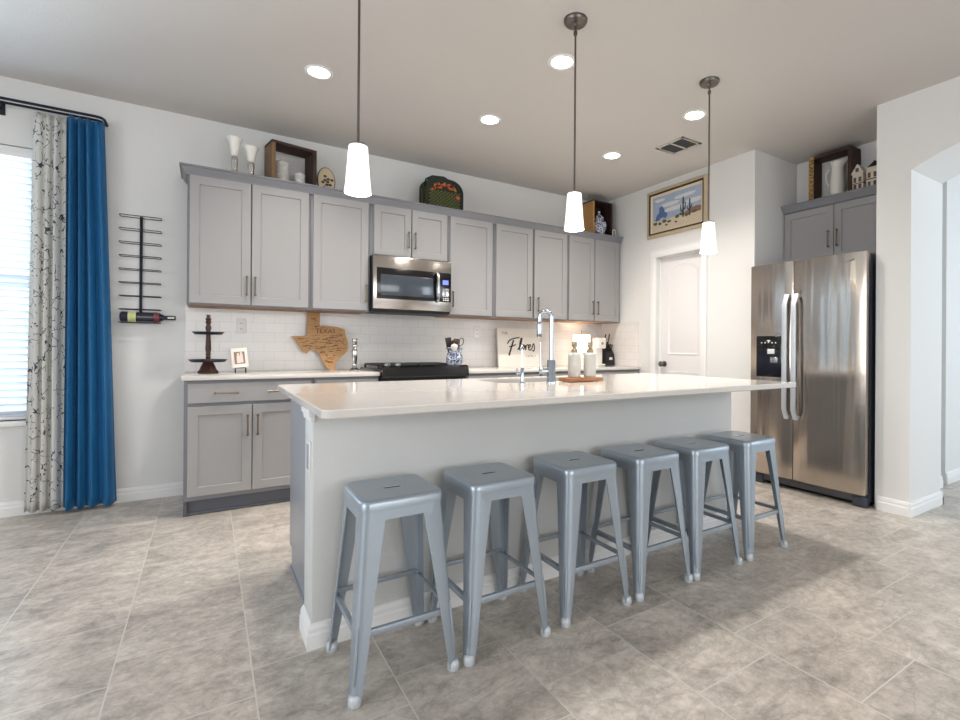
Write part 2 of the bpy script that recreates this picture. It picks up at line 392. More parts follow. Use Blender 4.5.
# windows: frame, glass, sill
def window(name, mk, sill=None):
    fr, gl = mk; root = struct(name, fr, M_TRIM, smooth=20); gl.build('window_pane', M_GLASS, root, smooth=0)
    if sill: sill.build('window_sill', M_TRIM, root)
    return root
fr = MB(); yy0, yy1 = D + .07, D + .12
for a in ((WX0, WX0 + .05, WZ0, WZ1), (WX1 - .05, WX1, WZ0, WZ1), (WX0, WX1, WZ0, WZ0 + .05), (WX0, WX1, WZ1 - .05, WZ1), (WX0, WX1, 1.48, 1.52), ((WX0 + WX1) / 2 - .03, (WX0 + WX1) / 2 + .03, WZ0, WZ1)):
    fr.box(a[0], a[1], yy0, yy1, a[2], a[3])
window('window_1', (fr, MB().box(WX0 + .04, WX1 - .04, D + .09, D + .096, WZ0 + .04, WZ1 - .04)), MB().box(WX0 - .03, WX1 + .03, D - .03, D + .07, WZ0 - .035, WZ0, .006))
fr = MB()
for a in ((-.8, -.75, .6, 2.4), (1.95, 2.0, .6, 2.4), (.57, .63, .6, 2.4), (-.8, 2.0, .6, .65), (-.8, 2.0, 2.35, 2.4)): fr.box(XL - .1, XL - .05, *a)
window('added_window_left', (fr, MB().box(XL - .08, XL - .074, -.78, 1.98, .62, 2.38)))  # unseen window, added as the opening for the left fill lamp
fr = MB()
for a in ((-1.1, -1.05, .55, 2.5), (2.85, 2.9, .55, 2.5), (.2, .26, .55, 2.5), (1.54, 1.6, .55, 2.5), (-1.1, 2.9, .55, .6), (-1.1, 2.9, 2.45, 2.5)): fr.box(a[0], a[1], YR - .1, YR - .05, a[2], a[3])
window('added_window_rear', (fr, MB().box(-1.08, 2.88, YR - .08, YR - .074, .57, 2.48)))  # added behind the camera, out of view, for the rear fill lamp
# slatted blind inside the dining window
root = thing('window_blind', 'white horizontal slat blind glowing with daylight in the left window', 'blind', (-1.93, D + .035, WZ0))
m = MB(); z = WZ0 + .05
while z < WZ1 - .08:
    m.obox(Matrix.Translation(((WX0 + WX1) / 2, D + .035, z)) @ Matrix.Rotation(-.5, 4, 'X'), WX1 - WX0 - .02, .05, .003); z += .0465
m.build('slats', M_BLIND, root)
MB().box(WX0 + .008, WX1 - .008, D + .012, D + .06, WZ1 - .07, WZ1 - .004, .004).build('headrail', M_TRIM, root)
MB().box(WX0 + .01, WX1 - .01, D + .015, D + .055, WZ0 + .004, WZ0 + .024, .004).build('bottom_rail', M_TRIM, root)
m = MB()
for x in (-2.6, -1.93, -1.25): m.cyl((x, D + .010, WZ0 + .02), (x, D + .010, WZ1 - .05), .0015, n=6)
m.build('ladder_cord', M_TRIM, root)

# backsplash of white subway tile
ZCT, ZUB = .914, 1.405
m = MB(); m.box(-.14, WX - .008, D - .008, D, ZCT, ZUB + .02); struct('wall_backsplash', m, M_SUBX, smooth=0)
struct('wall_backsplash_return', MB().box(WX - .008, WX, 3.90, D, ZCT, ZUB - .002), M_SUBY, smooth=0)

# pantry door and casing
root = MB()
for a in ((WX + .05, WX + .12, DY0 + .0, DY0 + .012, 0, DZ), (WX + .05, WX + .12, DY1 - .012, DY1, 0, DZ), (WX + .05, WX + .12, DY0, DY1, DZ - .012, DZ)): root.box(*a)
for (a, b) in ((DY1, DY1 + .075), (DY0 - .062, DY0)): root.box(WX - .018, WX, a, b, 0, DZ + .065, .004)
root.box(WX - .0185, WX, DY0 - .062, DY1 + .075, DZ, DZ + .068, .004)
root.box(WX - .024, WX, DY0 - .075, DY1 + .085, DZ + .066, DZ + .08, .004)
struct('trim_1', root, M_TRIM)
dx = WX + .055
m = MB(); m.box(dx, dx + .035, DY0 + .014, DY1 - .014, .008, DZ - .014, .002)
door = struct('door_1', m, M_DOOR)
def door_panel(z0, z1, arch):
    a, b = DY0 + .075, DY1 - .11; mid = (a + b) / 2; hw = (b - a) / 2
    def outline(ins):
        pts = [(a + ins, z0 + ins), (b - ins, z0 + ins)]
        n = 14
        for i in range(n + 1):
            y = b - ins - (b - a - 2 * ins) * i / n; u = (y - mid) / hw
            pts.append((y, z1 - ins + (arch * (1 - u * u) - (0) if arch else 0)))
        return pts
    m = MB(); lv = [(0, 0), (.012, -.007), (.028, .004), (.05, -.004)]
    m.rings([[Vector((dx + o, y, z)) for y, z in outline(i)] for i, o in ((0, .004), (.004, -.006), (.018, -.001), (.03, -.001), (.05, -.006))], cap0=False)
    return m
door_panel(1.05, 1.90, .07).build('upper_panel', M_DOOR, door, smooth=25)
door_panel(.20, .88, 0).build('lower_panel', M_DOOR, door, smooth=25)
kb = MB().lathe([(.03, 0), (.03, .006), (.012, .012), (.011, .035), (.026, .045), (.029, .058), (.022, .068), (0, .07)], (dx, 3.588, .952), 20, (-1, 0, 0))
kb.build('door_handle', M_NICKEL, door)

# ------------------------------------------------------------------ cabinets
def fmap(face, plane):
    """(u, v, d) -> point; d goes out of the cabinet face towards the room"""
    if face == '-y': return lambda u, v, d: Vector((u, plane - d, v))
    if face == '-x': return lambda u, v, d: Vector((plane - d, u, v))
    return lambda u, v, d: Vector((u, plane + d, v))
def shaker(f, u0, u1, v0, v1, th=.02, rail=.056, rec=.009, flat=False):
    m = MB(); R = lambda i, d: [f(u0 + i, v0 + i, d), f(u1 - i, v0 + i, d), f(u1 - i, v1 - i, d), f(u0 + i, v1 - i, d)]
    rg = [R(0, 0), R(0, th - .0015), R(.0015, th)]
    if not flat: rg += [R(rail, th), R(rail + .004, th - rec)]
    m.rings(rg); return m
def pull(f, u, v, vertical=True, L=.128, d0=.02):
    m = MB(); du, dv = (0, 1) if vertical else (1, 0)
    P = lambda t, d: f(u + du * t, v + dv * t, d)
    for s in (-1, 1):
        m.cyl(P(s * L / 2, d0), P(s * L / 2, d0 + .028), .0045, n=10)
        m.cyl(P(s * L / 2 - .006, d0 + .027), P(s * L / 2 + .006, d0 + .027), .0075, n=10)
    m.cyl(P(-L / 2 - .008, d0 + .027), P(L / 2 + .008, d0 + .027), .005, n=10)
    return m
def cabinet(name, label, cat, face, plane, depth, u0, u1, z0, z1, doors=(), drawers=(), group=None, frame=M_CABD):
    """doors: (u0,u1,v0,v1,handle u, handle v) ; drawers: (u0,u1,v0,v1,[handle u...])"""
    f = fmap(face, plane); base = f((u0 + u1) / 2, z0, -depth / 2)
    root = thing(name, label, cat, base, group)
    m = MB(); a, b = f(u0, z0, 0), f(u1, z1, -depth)
    m.box(a.x, b.x, a.y, b.y, a.z, b.z, .0015); m.build('cabinet_body', frame, root)
    if z0 > 1:
        a, b = f(u0 + .012, z0 - .003, -.012), f(u1 - .012, z0 + .002, -depth + .004); m = MB(); m.box(a.x, b.x, a.y, b.y, a.z, b.z); m.build('bottom_panel', mat('raw_wood_underside', (150, 116, 84), .6, var=.1), root)
    for d in doors:
        o = shaker(f, *d[:4]).build('door', M_CAB, root, smooth=30)
        if len(d) > 4: pull(f, d[4], d[5]).build('handle', M_BRONZE, o)
    for d in drawers:
        o = shaker(f, *d[:4], flat=True).build('drawer_front', M_CAB, root, smooth=30)
        for hu in d[4]: pull(f, hu, (d[2] + d[3]) / 2, False).build('handle', M_BRONZE, o)
    return root
UP = D - .315; UB, UT = 1.398, 2.318; HV = 1.548
ug = 'grey wall cabinets above the back counter'
def upper(lab, u0, u1, doors, z0=UB, hv=HV, top=2.30):
    return cabinet('wall_cabinet', lab, 'cabinet', '-y', UP, .313, u0, u1, z0, UT, [(a, b, z0 + .012, top, h, hv) for a, b, h in doors], group=ug)
upper('grey double-door wall cabinet at the left end of the row, white vases on top', -.125, .672, [(-.111, .262, .238), (.270, .655, .292)])
upper('grey single-door wall cabinet between the left double one and the microwave', .674, 1.130, [(.690, 1.114, 1.094)])
upper('short grey double-door wall cabinet directly above the microwave', 1.132, 1.832, [(1.160, 1.480, 1.452), (1.488, 1.814, 1.512)], 1.872, 2.03)
upper('grey single-door wall cabinet immediately right of the microwave', 1.834, 2.300, [(1.847, 2.280, 1.868)])
upper('wide grey double-door wall cabinet above the family name sign', 2.302, 3.188, [(2.324, 2.740, 2.700), (2.764, 3.174, 2.800)])
upper('grey double-door wall cabinet at the right end, against the pantry wall', 3.190, WX - .006, [(3.204, 3.548, 3.518), (3.560, 3.916, 3.590)])
# crown moulding running along the whole row
CP = [(0, 0), (.008, 0), (.010, .012), (.030, .040), (.034, .050), (.044, .052), (.044, .064), (0, .064)]
def crown_path(pts, outs, z, prof=CP):
    m = MB()
    m.rings([[Vector((p[0] + o[0] * a, p[1] + o[1] * a, z + b)) for a, b in prof] for p, o in zip(pts, outs)]); return m
yc = UP - .02
m = crown_path([(-.127, D - .002), (-.127, yc + .012), (WX - .002, yc + .012)], [(-1, 0), (-1, -1), (0, -1)], 2.300)
m.box(-.12, WX - .004, yc + .014, D - .004, 2.319, 2.345)
solo(m, 'crown_molding', M_CABD, 'grey crown moulding along the top of the back wall cabinets', 'moulding', (1.9, UP, 2.300), smooth=25)
# base cabinets
BP = D - .615; CT0 = .884
cb = 'grey base cabinets under the back counter'
def basecab(lab, u0, u1, doors, drawers):
    r = cabinet('base_cabinet', lab, 'cabinet', '-y', BP, .60, u0, u1, .10, CT0 - .002, doors, drawers, cb)
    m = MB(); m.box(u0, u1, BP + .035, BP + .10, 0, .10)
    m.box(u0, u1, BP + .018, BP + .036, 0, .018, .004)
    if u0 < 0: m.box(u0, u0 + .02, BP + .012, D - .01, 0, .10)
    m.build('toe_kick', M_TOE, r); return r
basecab('grey base cabinet with wide drawer at the left end of the back counter', -.127, .650,
        [(-.107, .257, .130, .712, .232, .575), (.263, .632, .130, .712, .292, .575)], [(-.107, .632, .735, .862, (.108, .425))])
basecab('grey base cabinet with narrow drawer just left of the range', .652, 1.128, [(.668, 1.112, .130, .712, .70, .575)], [(.668, 1.112, .735, .862, (.70,))])
basecab('grey base cabinet just right of the range, behind the island', 1.872, 2.64, [(1.888, 2.25, .130, .712, 2.215, .575), (2.256, 2.624, .130, .712, 2.29, .575)], [(1.888, 2.624, .735, .862, (2.07, 2.44))])
basecab('grey base cabinet in the corner by the pantry wall', 2.642, WX - .006, [(2.658, 3.28, .130, .712, 3.24, .575), (3.286, 3.92, .130, .712, 3.33, .575)], [(2.658, 3.28, .735, .862, (2.97,)), (3.286, 3.92, .735, .862, (3.6,))])
solo(MB().box(-.142, 1.128, D - .650, D - .009, CT0, ZCT, .004), 'countertop', M_QUARTZ, 'white quartz back counter left of the range, under the wooden board', 'countertop', (.5, 4.2, CT0))
solo(MB().box(1.872, WX - .009, D - .650, D - .009, CT0, ZCT, .004), 'countertop', M_QUARTZ, 'white quartz back counter right of the range, under the family name sign', 'countertop', (2.9, 4.2, CT0))

# ------------------------------------------------------------------ range
R0, R1 = 1.134, 1.866
root = thing('range', 'black and steel gas range set into the back counter', 'range', (1.5, 4.2, 0))
MB().box(R0, R1, 3.88, D - .03, .0, .90, .004).build('oven_body', M_BLACKM, root)
o = MB().box(R0 + .01, R1 - .01, 3.845, 3.88, .20, .80, .006).build('oven_door', M_STEEL, root)
MB().box(R0 + .09, R1 - .09, 3.842, 3.846, .32, .68).build('oven_window', M_BLACK, o)
m = MB(); m.cyl((R0 + .07, 3.80, .765), (R1 - .07, 3.80, .765), .011)
for x in (R0 + .09, R1 - .09): m.cyl((x, 3.80, .765), (x, 3.846, .765), .008)
m.build('handle', M_STEEL2, o)
MB().box(R0 + .01, R1 - .01, 3.85, 3.88, .03, .18, .006).build('warming_drawer', M_STEEL, root)
m = MB(); m.prism([(3.825, .868), (3.818, .880), (3.832, .950), (3.862, .962), (3.905, .956), (3.905, .868)], lambda y, z: (R0, y, z), lambda y, z: (R1, y, z))
m.build('control_panel', M_BLACK, root, smooth=25)
m = MB(); m.box(R0 - .004, R1 + .004, 3.90, D - .03, .90, .932, .008); m.build('cooktop', M_BLACK, root)
for i, x in enumerate((1.155, 1.35)):
    pass
for gx0 in (R0 + .03, R0 + .385):
    m = MB(); gx1 = gx0 + .315
    for x in (gx0, (gx0 + gx1) / 2, gx1): m.box(x - .006, x + .006, 4.03, 4.45, .952, .968, .003)
    for y in (4.035, 4.14, 4.24, 4.34, 4.445): m.box(gx0, gx1, y - .006, y + .006, .952, .968, .003)
    for x in (gx0, gx1):
        for y in (4.037, 4.443): m.box(x - .007, x + .007, y - .007, y + .007, .932, .955)
    m.build('burner_grate', M_BLACKM, root)
for bx, by in ((1.31, 4.12), (1.31, 4.34), (1.68, 4.12), (1.68, 4.34)):
    MB().lathe([(.045, .0), (.045, .008), (.03, .012), (.03, .017), (0, .018)], (bx, by, .932), 18).build('burner', M_BLACKM, root)
for x in (1.186, 1.272):
    MB().lathe([(.022, 0), (.022, .012), (.018, .026), (.010, .030), (0, .031)], (x, 3.884, .956), 16, (0, -.35, 1)).build('knob', M_STEEL2, root)

# ------------------------------------------------------------------ microwave
X0, X1, Y0, Z0, Z1 = 1.136, 1.829, D - .40, 1.405, 1.868
root = thing('microwave', 'stainless over-the-range microwave with black glass door', 'microwave', (1.48, 4.3, Z0))
MB().box(X0, X1, Y0 + .025, D - .01, Z0, Z1, .003).build('casing', M_BLACKM, root)
o = MB().box(X0, X1, Y0, Y0 + .026, Z0 + .02, Z1, .004).build('front_panel', M_STEEL, root)
MB().box(X0 + .03, X1 - .004, Y0 - .004, Y0 + .001, Z0 + .105, Z1 - .10, .002).build('door_glass', M_BLACK, root)
M_MWIN = mat('microwave_window', (58, 66, 76), .15, coat=.5)
MB().box(X0 + .06, X1 - .175, Y0 - .006, Y0 - .003, Z0 + .135, Z1 - .155, .001).build('door_window', M_MWIN, root)
hx = X1 - .135
m = MB(); m.tube([(hx, Y0 - .004, Z0 + .10), (hx, Y0 - .028, Z0 + .125), (hx, Y0 - .036, Z0 + .19), (hx, Y0 - .036, Z1 - .19), (hx, Y0 - .028, Z1 - .125), (hx, Y0 - .004, Z1 - .10)], .013, 10, .7)
m.build('handle', M_STEEL2, root)
M_DISP = mat('blue_display', (16, 22, 60), .2, emit=(.25, .32, 1), estr=1.1)
MB().box(X1 - .085, X1 - .03, Y0 - .006, Y0 - .003, Z1 - .205, Z1 - .165).build('display', M_DISP, root)
MB().box(X1 - .085, X1 - .025, Y0 - .006, Y0 - .003, Z0 + .150, Z0 + .225, .004).build('button_pad', M_STEEL2, root)
m = MB()
for i in range(3):
    for j in range(2): m.box(X1 - .08 + i * .02, X1 - .068 + i * .02, Y0 - .006, Y0 - .003, Z0 + .115 + j * .016, Z0 + .125 + j * .016)
m.build('buttons', M_WHITEP, root)
MB().box(X0 + .05, X1 - .05, Y0 + .05, D - .12, Z0 - .004, Z0).build('vent_grille', M_VENTD, root)

# ------------------------------------------------------------------ island
IL, IR, IF_, IB = .301, 2.997, 1.640, 2.852
KX0, KX1, KY0, KY1 = .327, 2.826, 1.972, 2.135
root = thing('kitchen_island', 'long kitchen island with painted knee wall and white baseboard', 'island', (1.6, 2.4, 0))
MB().box(KX0, KX1, KY0, KY1, 0, CT0 - .001, .008).build('knee_wall', M_KNEE, root)
m = MB()
bb = [(a * 1.0, b * .95) for a, b in BBP]
m.rings([[Vector((p[0] + o[0] * a, p[1] + o[1] * a, b)) for a, b in bb] for p, o in (((KX0, KY1), (-1, 0)), ((KX0, KY0), (-1, -1)), ((KX1, KY0), (1, -1)), ((KX1, KY1), (1, 0)))])
m.build('baseboard', M_TRIM, root, smooth=20)
m = MB(); cp = [(0, 0), (.006, 0), (.008, .018), (.014, .024), (.014, .048), (0, .048)]
m.rings([[Vector((p[0] + o[0] * a, p[1] + o[1] * a, CT0 - .05 + b)) for a, b in cp] for p, o in (((KX0, KY1), (-1, 0)), ((KX0, KY0 - .0), (-1, -1)), ((KX0 + .006, KY0), (0, -1)))])
m.build('cap_trim', M_TRIM, root, smooth=20)
m = MB(); m.box(.36, 2.80, KY1 + .001, 2.80, .10, CT0 - .22, .002); m.box(.36, 1.30, KY1 + .001, 2.80, CT0 - .22, CT0 - .001); m.box(2.17, 2.80, KY1 + .001, 2.80, CT0 - .22, CT0 - .001); m.box(1.30, 2.17, 2.785, 2.80, CT0 - .22, CT0 - .001)
m.box(.36, 2.80, KY1 + .001, 2.725, 0, .10); m.box(.352, .36, KY1 + .001, 2.73, 0, .02)
m.build('cabinet_box', mat('island_side_grey', (150, 154, 162), .35), root)
fi = fmap('+y', 2.80)
for i in range(5):
    a = .37 + i * .486; o = shaker(fi, a, a + .475, .13, .70).build('door', M_CAB, root, smooth=30)
    pull(fi, a + (.43 if i % 2 == 0 else .045), .575).build('handle', M_BRONZE, o)
    if i not in (2, 3): o = shaker(fi, a, a + .475, .735, .862, flat=True).build('drawer_front', M_CAB, root, smooth=30); pull(fi, a + .237, .80, False).build('handle', M_BRONZE, o)
o = MB().box(KX0 - .006, KX0, 1.995, 2.066, .635, .757, .003).build('outlet_plate', M_WHITEP, root)
m = MB(); m.box(KX0 - .008, KX0 - .005, 2.014, 2.047, .65, .742); m.build('outlet_socket', mat('outlet_grey', (150, 156, 168), .4), o)
# countertop with the sink cut-out
SX0, SX1, SY0, SY1 = 1.375, 2.10, 2.40, 2.735
def slab_hole(m, x0, x1, y0, y1, hx0, hx1, hy0, hy1, z0, z1, r=.03):
    def rr(a, b, c, d, rad, n=5):
        pts = []
        for cx, cy, st in ((b - rad, d - rad, 0), (a + rad, d - rad, 1), (a + rad, c + rad, 2), (b - rad, c + rad, 3)):
            for i in range(n + 1): t = (st + i / n) * PI / 2; pts.append((cx + rad * math.cos(t), cy + rad * math.sin(t)))
        return pts
    O, H = rr(x0, x1, y0, y1, r), rr(hx0, hx1, hy0, hy1, .03); b = .004
    O2 = rr(x0 + b, x1 - b, y0 + b, y1 - b, r)
    L = [[Vector((p[0], p[1], z)) for p in P] for P, z in ((H, z0), (O2, z0), (O, z0 + b), (O, z1 - b), (O2, z1), (H, z1), (H, z0))]
    m.rings(L, False, False)
m = MB(); slab_hole(m, IL, IR, IF_, IB, SX0, SX1, SY0, SY1, CT0, ZCT)
bmesh.ops.remove_doubles(m.bm, verts=m.bm.verts, dist=1e-5)
solo(m, 'island_countertop', M_QUARTZ, 'large white quartz island top with overhang above the stools', 'countertop', (1.65, 2.25, CT0))
m = MB(); r_ = lambda i, z: [Vector((SX0 - .006 + i, SY0 - .006 + i, z)), Vector((SX1 + .006 - i, SY0 - .006 + i, z)), Vector((SX1 + .006 - i, SY1 + .006 - i, z)), Vector((SX0 - .006 + i, SY1 + .006 - i, z))]
m.rings([r_(-.012, CT0 - .001), r_(0, CT0 - .001), r_(.002, CT0 - .19), r_(.02, CT0 - .20)], False, True)
m.rings([r_(-.012, CT0 - .003), r_(-.012, CT0 - .005), r_(-.002, CT0 - .005), r_(0, CT0 - .202), r_(.02, CT0 - .204)], False, True)
sink = solo(m, 'sink', M_STEEL2, 'steel undermount sink set into the island top behind the tap', 'sink', (1.74, 2.57, CT0 - .205))
MB().lathe([(.0, 0), (.04, 0), (.042, .004), (.0, .004)], (1.74, 2.57, CT0 - .1995), 20).build('drain', M_CHROME, sink)

# faucet: tall gooseneck pull-down
fx, fy = 1.632, 2.292
root = thing('faucet', 'tall chrome gooseneck kitchen faucet on the island', 'faucet', (fx, fy, ZCT))
MB().lathe([(.027, 0), (.027, .01), (.025, .014), (.024, .125), (.021, .13)], (fx, fy, ZCT), 24).build('body', M_CHROME, root)
pts = [(fx, fy, ZCT + .12), (fx, fy, 1.20)]
cx_ = fx - .045; rad = .045
dirv = Vector((-.85, .52, 0)); R_ = .034
for i in range(13):
    t = PI * i / 12; q = Vector((fx, fy, 1.285)) + dirv * (R_ * (1 - math.cos(t))) + Vector((0, 0, R_ * math.sin(t))); pts.append(tuple(q))
e = Vector(pts[-1]); pts += [tuple(e - Vector((0, 0, .03)))]
MB().tube(pts, .0125, 14).build('spout', M_CHROME, root)
MB().lathe([(.0135, 0), (.0155, .01), (.0155, .075), (.013, .09)], e - Vector((0, 0, .115)), 18).build('spray_head', M_CHROME, root)
hp = Vector((fx, fy, .982))
m = MB(); m.cyl(hp, hp + dirv * .062 + Vector((0, -.01, 0)), .016)
m.build('valve', M_CHROME, root)
h0 = hp + dirv * .064 + Vector((0, -.01, 0)); m = MB(); m.lathe([(.019, 0), (.019, .014), (.0, .016)], h0 - dirv * .004, 16, dirv)
m.tube([h0 + Vector((0, 0, .01)), h0 + Vector((-.004, 0, .08)), h0 + Vector((-.002, .004, .16))], [.0065, .005, .004], 8)
m.build('lever', M_CHROME, root)
tx, ty = 1.445, 2.30
root = thing('water_tap', 'small slim chrome filtered water tap left of the faucet', 'tap', (tx, ty, ZCT))
MB().lathe([(.016, 0), (.016, .006), (.010, .012), (.010, .085), (.0075, .09)], (tx, ty, ZCT), 16).build('body', M_CHROME, root)
pts = [(tx, ty, ZCT + .08), (tx, ty, 1.10)] + [(tx + .0 + .02 * (1 - math.cos(PI * i / 8)) * .7, ty + .03 * (1 - math.cos(PI * i / 8)), 1.10 + .03 * math.sin(PI * i / 8)) for i in range(1, 9)]
MB().tube(pts, .0055, 10).build('spout', M_CHROME, root)
m = MB(); m.cyl((tx, ty, .975), (tx - .04, ty - .012, .975), .006); m.cyl((tx - .04, ty - .012, .965), (tx - .042, ty - .012, 1.0), .004, n=8)
m.build('lever', M_CHROME, root)
# soap tray
tc = (1.868, 2.318)
m = MB(); m.box(tc[0] - .128, tc[0] + .128, tc[1] - .055, tc[1] + .055, .917, .938, .005)
for sx in (-1, 1):
    for sy in (-1, 1): m.cyl((tc[0] + sx * .1, tc[1] + sy * .035, ZCT), (tc[0] + sx * .1, tc[1] + sy * .035, .920), .009, n=10)
solo(m, 'wooden_tray', M_ACACIA, 'small acacia wood tray under the two soap bottles on the island', 'tray', (*tc, ZCT))
def soap(x, y, lab):
    z = .938; root = thing('soap_dispenser', lab, 'dispenser', (x, y, z), 'soap dispensers on the tray')
    pr = [(.034, 0), (.0375, .004)]
    for i in range(17): pr += [(.0385, .008 + i * .0078), (.0368, .0119 + i * .0078)]
    pr += [(.036, .142), (.030, .146), (.016, .147)]
    MB().lathe(pr, (x, y, z), 28).build('bottle', M_CREAMB, root)
    MB().lathe([(.019, .147), (.020, .160), (.015, .166), (.012, .174)], (x, y, z), 16).build('collar', M_TAUPE, root)
    m = MB(); m.lathe([(.008, .17), (.008, .178), (.015, .181), (.016, .208), (.013, .212)], (x, y, z), 14)
    m.tube([(x, y, z + .198), (x - .025, y - .018, z + .199), (x - .036, y - .026, z + .192)], [.005, .004, .003], 8); m.build('pump', M_TAUPE, root)
soap(1.828, 2.33, 'ridged white soap dispenser on the wooden tray, the one nearer the faucet')
soap(1.936, 2.318, 'ridged white soap dispenser on the wooden tray, the one farther from the faucet')

# ------------------------------------------------------------------ stools
def make_stool(label):
    root = thing('bar_stool', label, 'stool', (0, 0, 0), 'metal bar stools along the island')
    H, HW, AP, FL = .617, .138, .550, .073
    def rsq(hw, r, z, n=8):
        pts = []
        for cx, cy, st in ((1, 1, 0), (-1, 1, 1), (-1, -1, 2), (1, -1, 3)):
            for i in range(n + 1):
                t = (st + i / n) * PI / 2; pts.append(Vector((cx * (hw - r) + r * math.cos(t), cy * (hw - r) + r * math.sin(t), z)))
        return pts
    def slot(l, r, z, n=8):
        pts = []
        for cx, st in ((1, 0), (-1, 1), (-1, 2), (1, 3)):
            for i in range(n + 1):
                t = (st + i / n) * PI / 2; pts.append(Vector((cx * l + r * math.cos(t), r * math.sin(t), z)))
        return pts
    m = MB()
    prof = [(HW + .004, .034, H - .036), (HW + .004, .034, H - .012), (HW + .001, .034, H - .005), (HW - .005, .032, H - .0005), (HW - .012, .03, H), (HW - .02, .03, H - .0012), (HW - .04, .03, H - .0018)]
    rg = [rsq(*p) for p in prof]
    rg += [slot(.022, .0105, H - .0018), slot(.0215, .0100, H - .003), slot(.0215, .0100, H - .0045), rsq(HW - .008, .03, H - .0045), rsq(HW + .001, .032, H - .036), rg[0]]
    m.rings(rg, False, False); bmesh.ops.remove_doubles(m.bm, verts=m.bm.verts, dist=1e-5)
    m.build('seat', M_STOOL, root)
    # apron under the seat rim, flaring into the legs
    m = MB(); g = lambda z: HW + (H - .03 - z) * FL
    zb = AP
    for rot in range(4):
        R = Matrix.Rotation(rot * PI / 2, 4, 'Z'); z1 = H - .030
        out = [(-g(z1) + .03, z1)] + [(g(z1) - .03, z1)] + [(g(zb) - .05, zb - .012), (g(zb) - .068, zb), (-g(zb) + .068, zb), (-g(zb) + .05, zb - .012)]
        m.prism(out, lambda u, z: R @ Vector((u, -g(z) - .0005, z)), lambda u, z: R @ Vector((u, -g(z) + .0025, z)))
    m.build('apron', M_STOOL, root)
    def leg(sx, sy):
        m = MB(); rg = []
        for z, wd in ((H - .034, .082), (AP, .076), (.40, .062), (.24, .050), (.10, .040), (.012, .032)):
            o = HW + (H - .03 - z) * FL; th = .004; rad = min(.030, wd * .7)
            P = [(o - wd, o), (o - rad, o), (o - rad * .55, o - rad * .09), (o - rad * .29, o - rad * .29), (o - rad * .09, o - rad * .55), (o, o - rad), (o, o - wd)]
            Q = [(o - th, o - wd), (o - th, o - rad), (o - rad * .09 - th, o - rad * .55 - th * .3), (o - rad * .29 - th * .7, o - rad * .29 - th * .7), (o - rad * .55 - th * .3, o - rad * .09 - th), (o - rad, o - th), (o - wd, o - th)]
            rg.append([Vector((sx * a, sy * b, z)) for a, b in P + Q])
        m.rings(rg)
        # pressed rib low on the corner
        lo = lambda z: HW + (H - .03 - z) * FL - .0085
        m.tube([(sx * lo(z), sy * lo(z), z) for z in (.055, .075, .13, .21, .235)], [.002, .006, .0065, .006, .002], 8)
        l = m.build('leg', M_STOOL, root, smooth=50)
        b = HW + (H - .03) * FL - .015
        MB().lathe([(.019, 0), (.021, .004), (.021, .020), (.017, .030), (.012, .034)], (sx * b, sy * b, 0), 14).build('foot_cap', M_FOOT, l)
    for sx in (-1, 1):
        for sy in (-1, 1): leg(sx, sy)
    zr = .205; go = HW + (H - .03 - zr) * FL - .006
    for rot, dz in ((0, 0), (1, 0), (2, .012), (3, 0)):
        m = MB(); R = Matrix.Rotation(rot * PI / 2, 4, 'Z')
        m.obox(R @ Matrix.Translation((0, -go, zr + dz)), 2 * go - .02, .004, .020, .0008)
        m.obox(R @ Matrix.Translation((0, -go + .006, zr + dz + .009)), 2 * go - .02, .014, .0035, .0008)
        m.build('footrest_bar', M_STOOL, root)
    m = MB()
    for s in (-1, 1): m.obox(Matrix.Translation((0, 0, AP - .002)) @ Matrix.Rotation(s * PI / 4, 4, 'Z'), .345, .022, .006 if s > 0 else .0055)
    m.box(-.045, .045, -.04, .04, AP + .004, AP + .012, .003)  # dark pad added below the slot to stand for shade
    m.box(-.095, .095, -.095, .095, H - .030, H - .024, .002); m.cyl((0, 0, AP), (0, 0, H - .026), .014)  # black plate and stem added under the seat as the shade inside the slot
    for sx in (-1, 1):
        for sy in (-1, 1): m.box(sx * .104, sx * .128, sy * .104, sy * .128, AP - .016, AP + .006, .002)
    m.build('brace_and_slot_shade', M_STOOLD, root)
    return root
SLAB = ['silver metal backless bar stool at the left end of the island row, nearest the camera',
        'second silver metal bar stool from the left end of the island row',
        'third silver metal bar stool from the left, in front of the island middle',
        'fourth silver metal bar stool from the left, third from the fridge end',
        'fifth silver metal bar stool from the left, next to last before the fridge',
        'silver metal bar stool at the right end of the island row, nearest the fridge']
SX = [.556, .943, 1.381, 1.778, 2.158, 2.574]; SY = [1.752, 1.748, 1.757, 1.75, 1.745, 1.742]
proto = make_stool(SLAB[0])
for i in range(6):
    o = proto if i == 0 else copy_tree(proto)
    o.location = (SX[i], SY[i], 0); o.rotation_euler[2] = (.0, .01, -.012, .008, -.006, .012)[i]; o['label'] = SLAB[i]

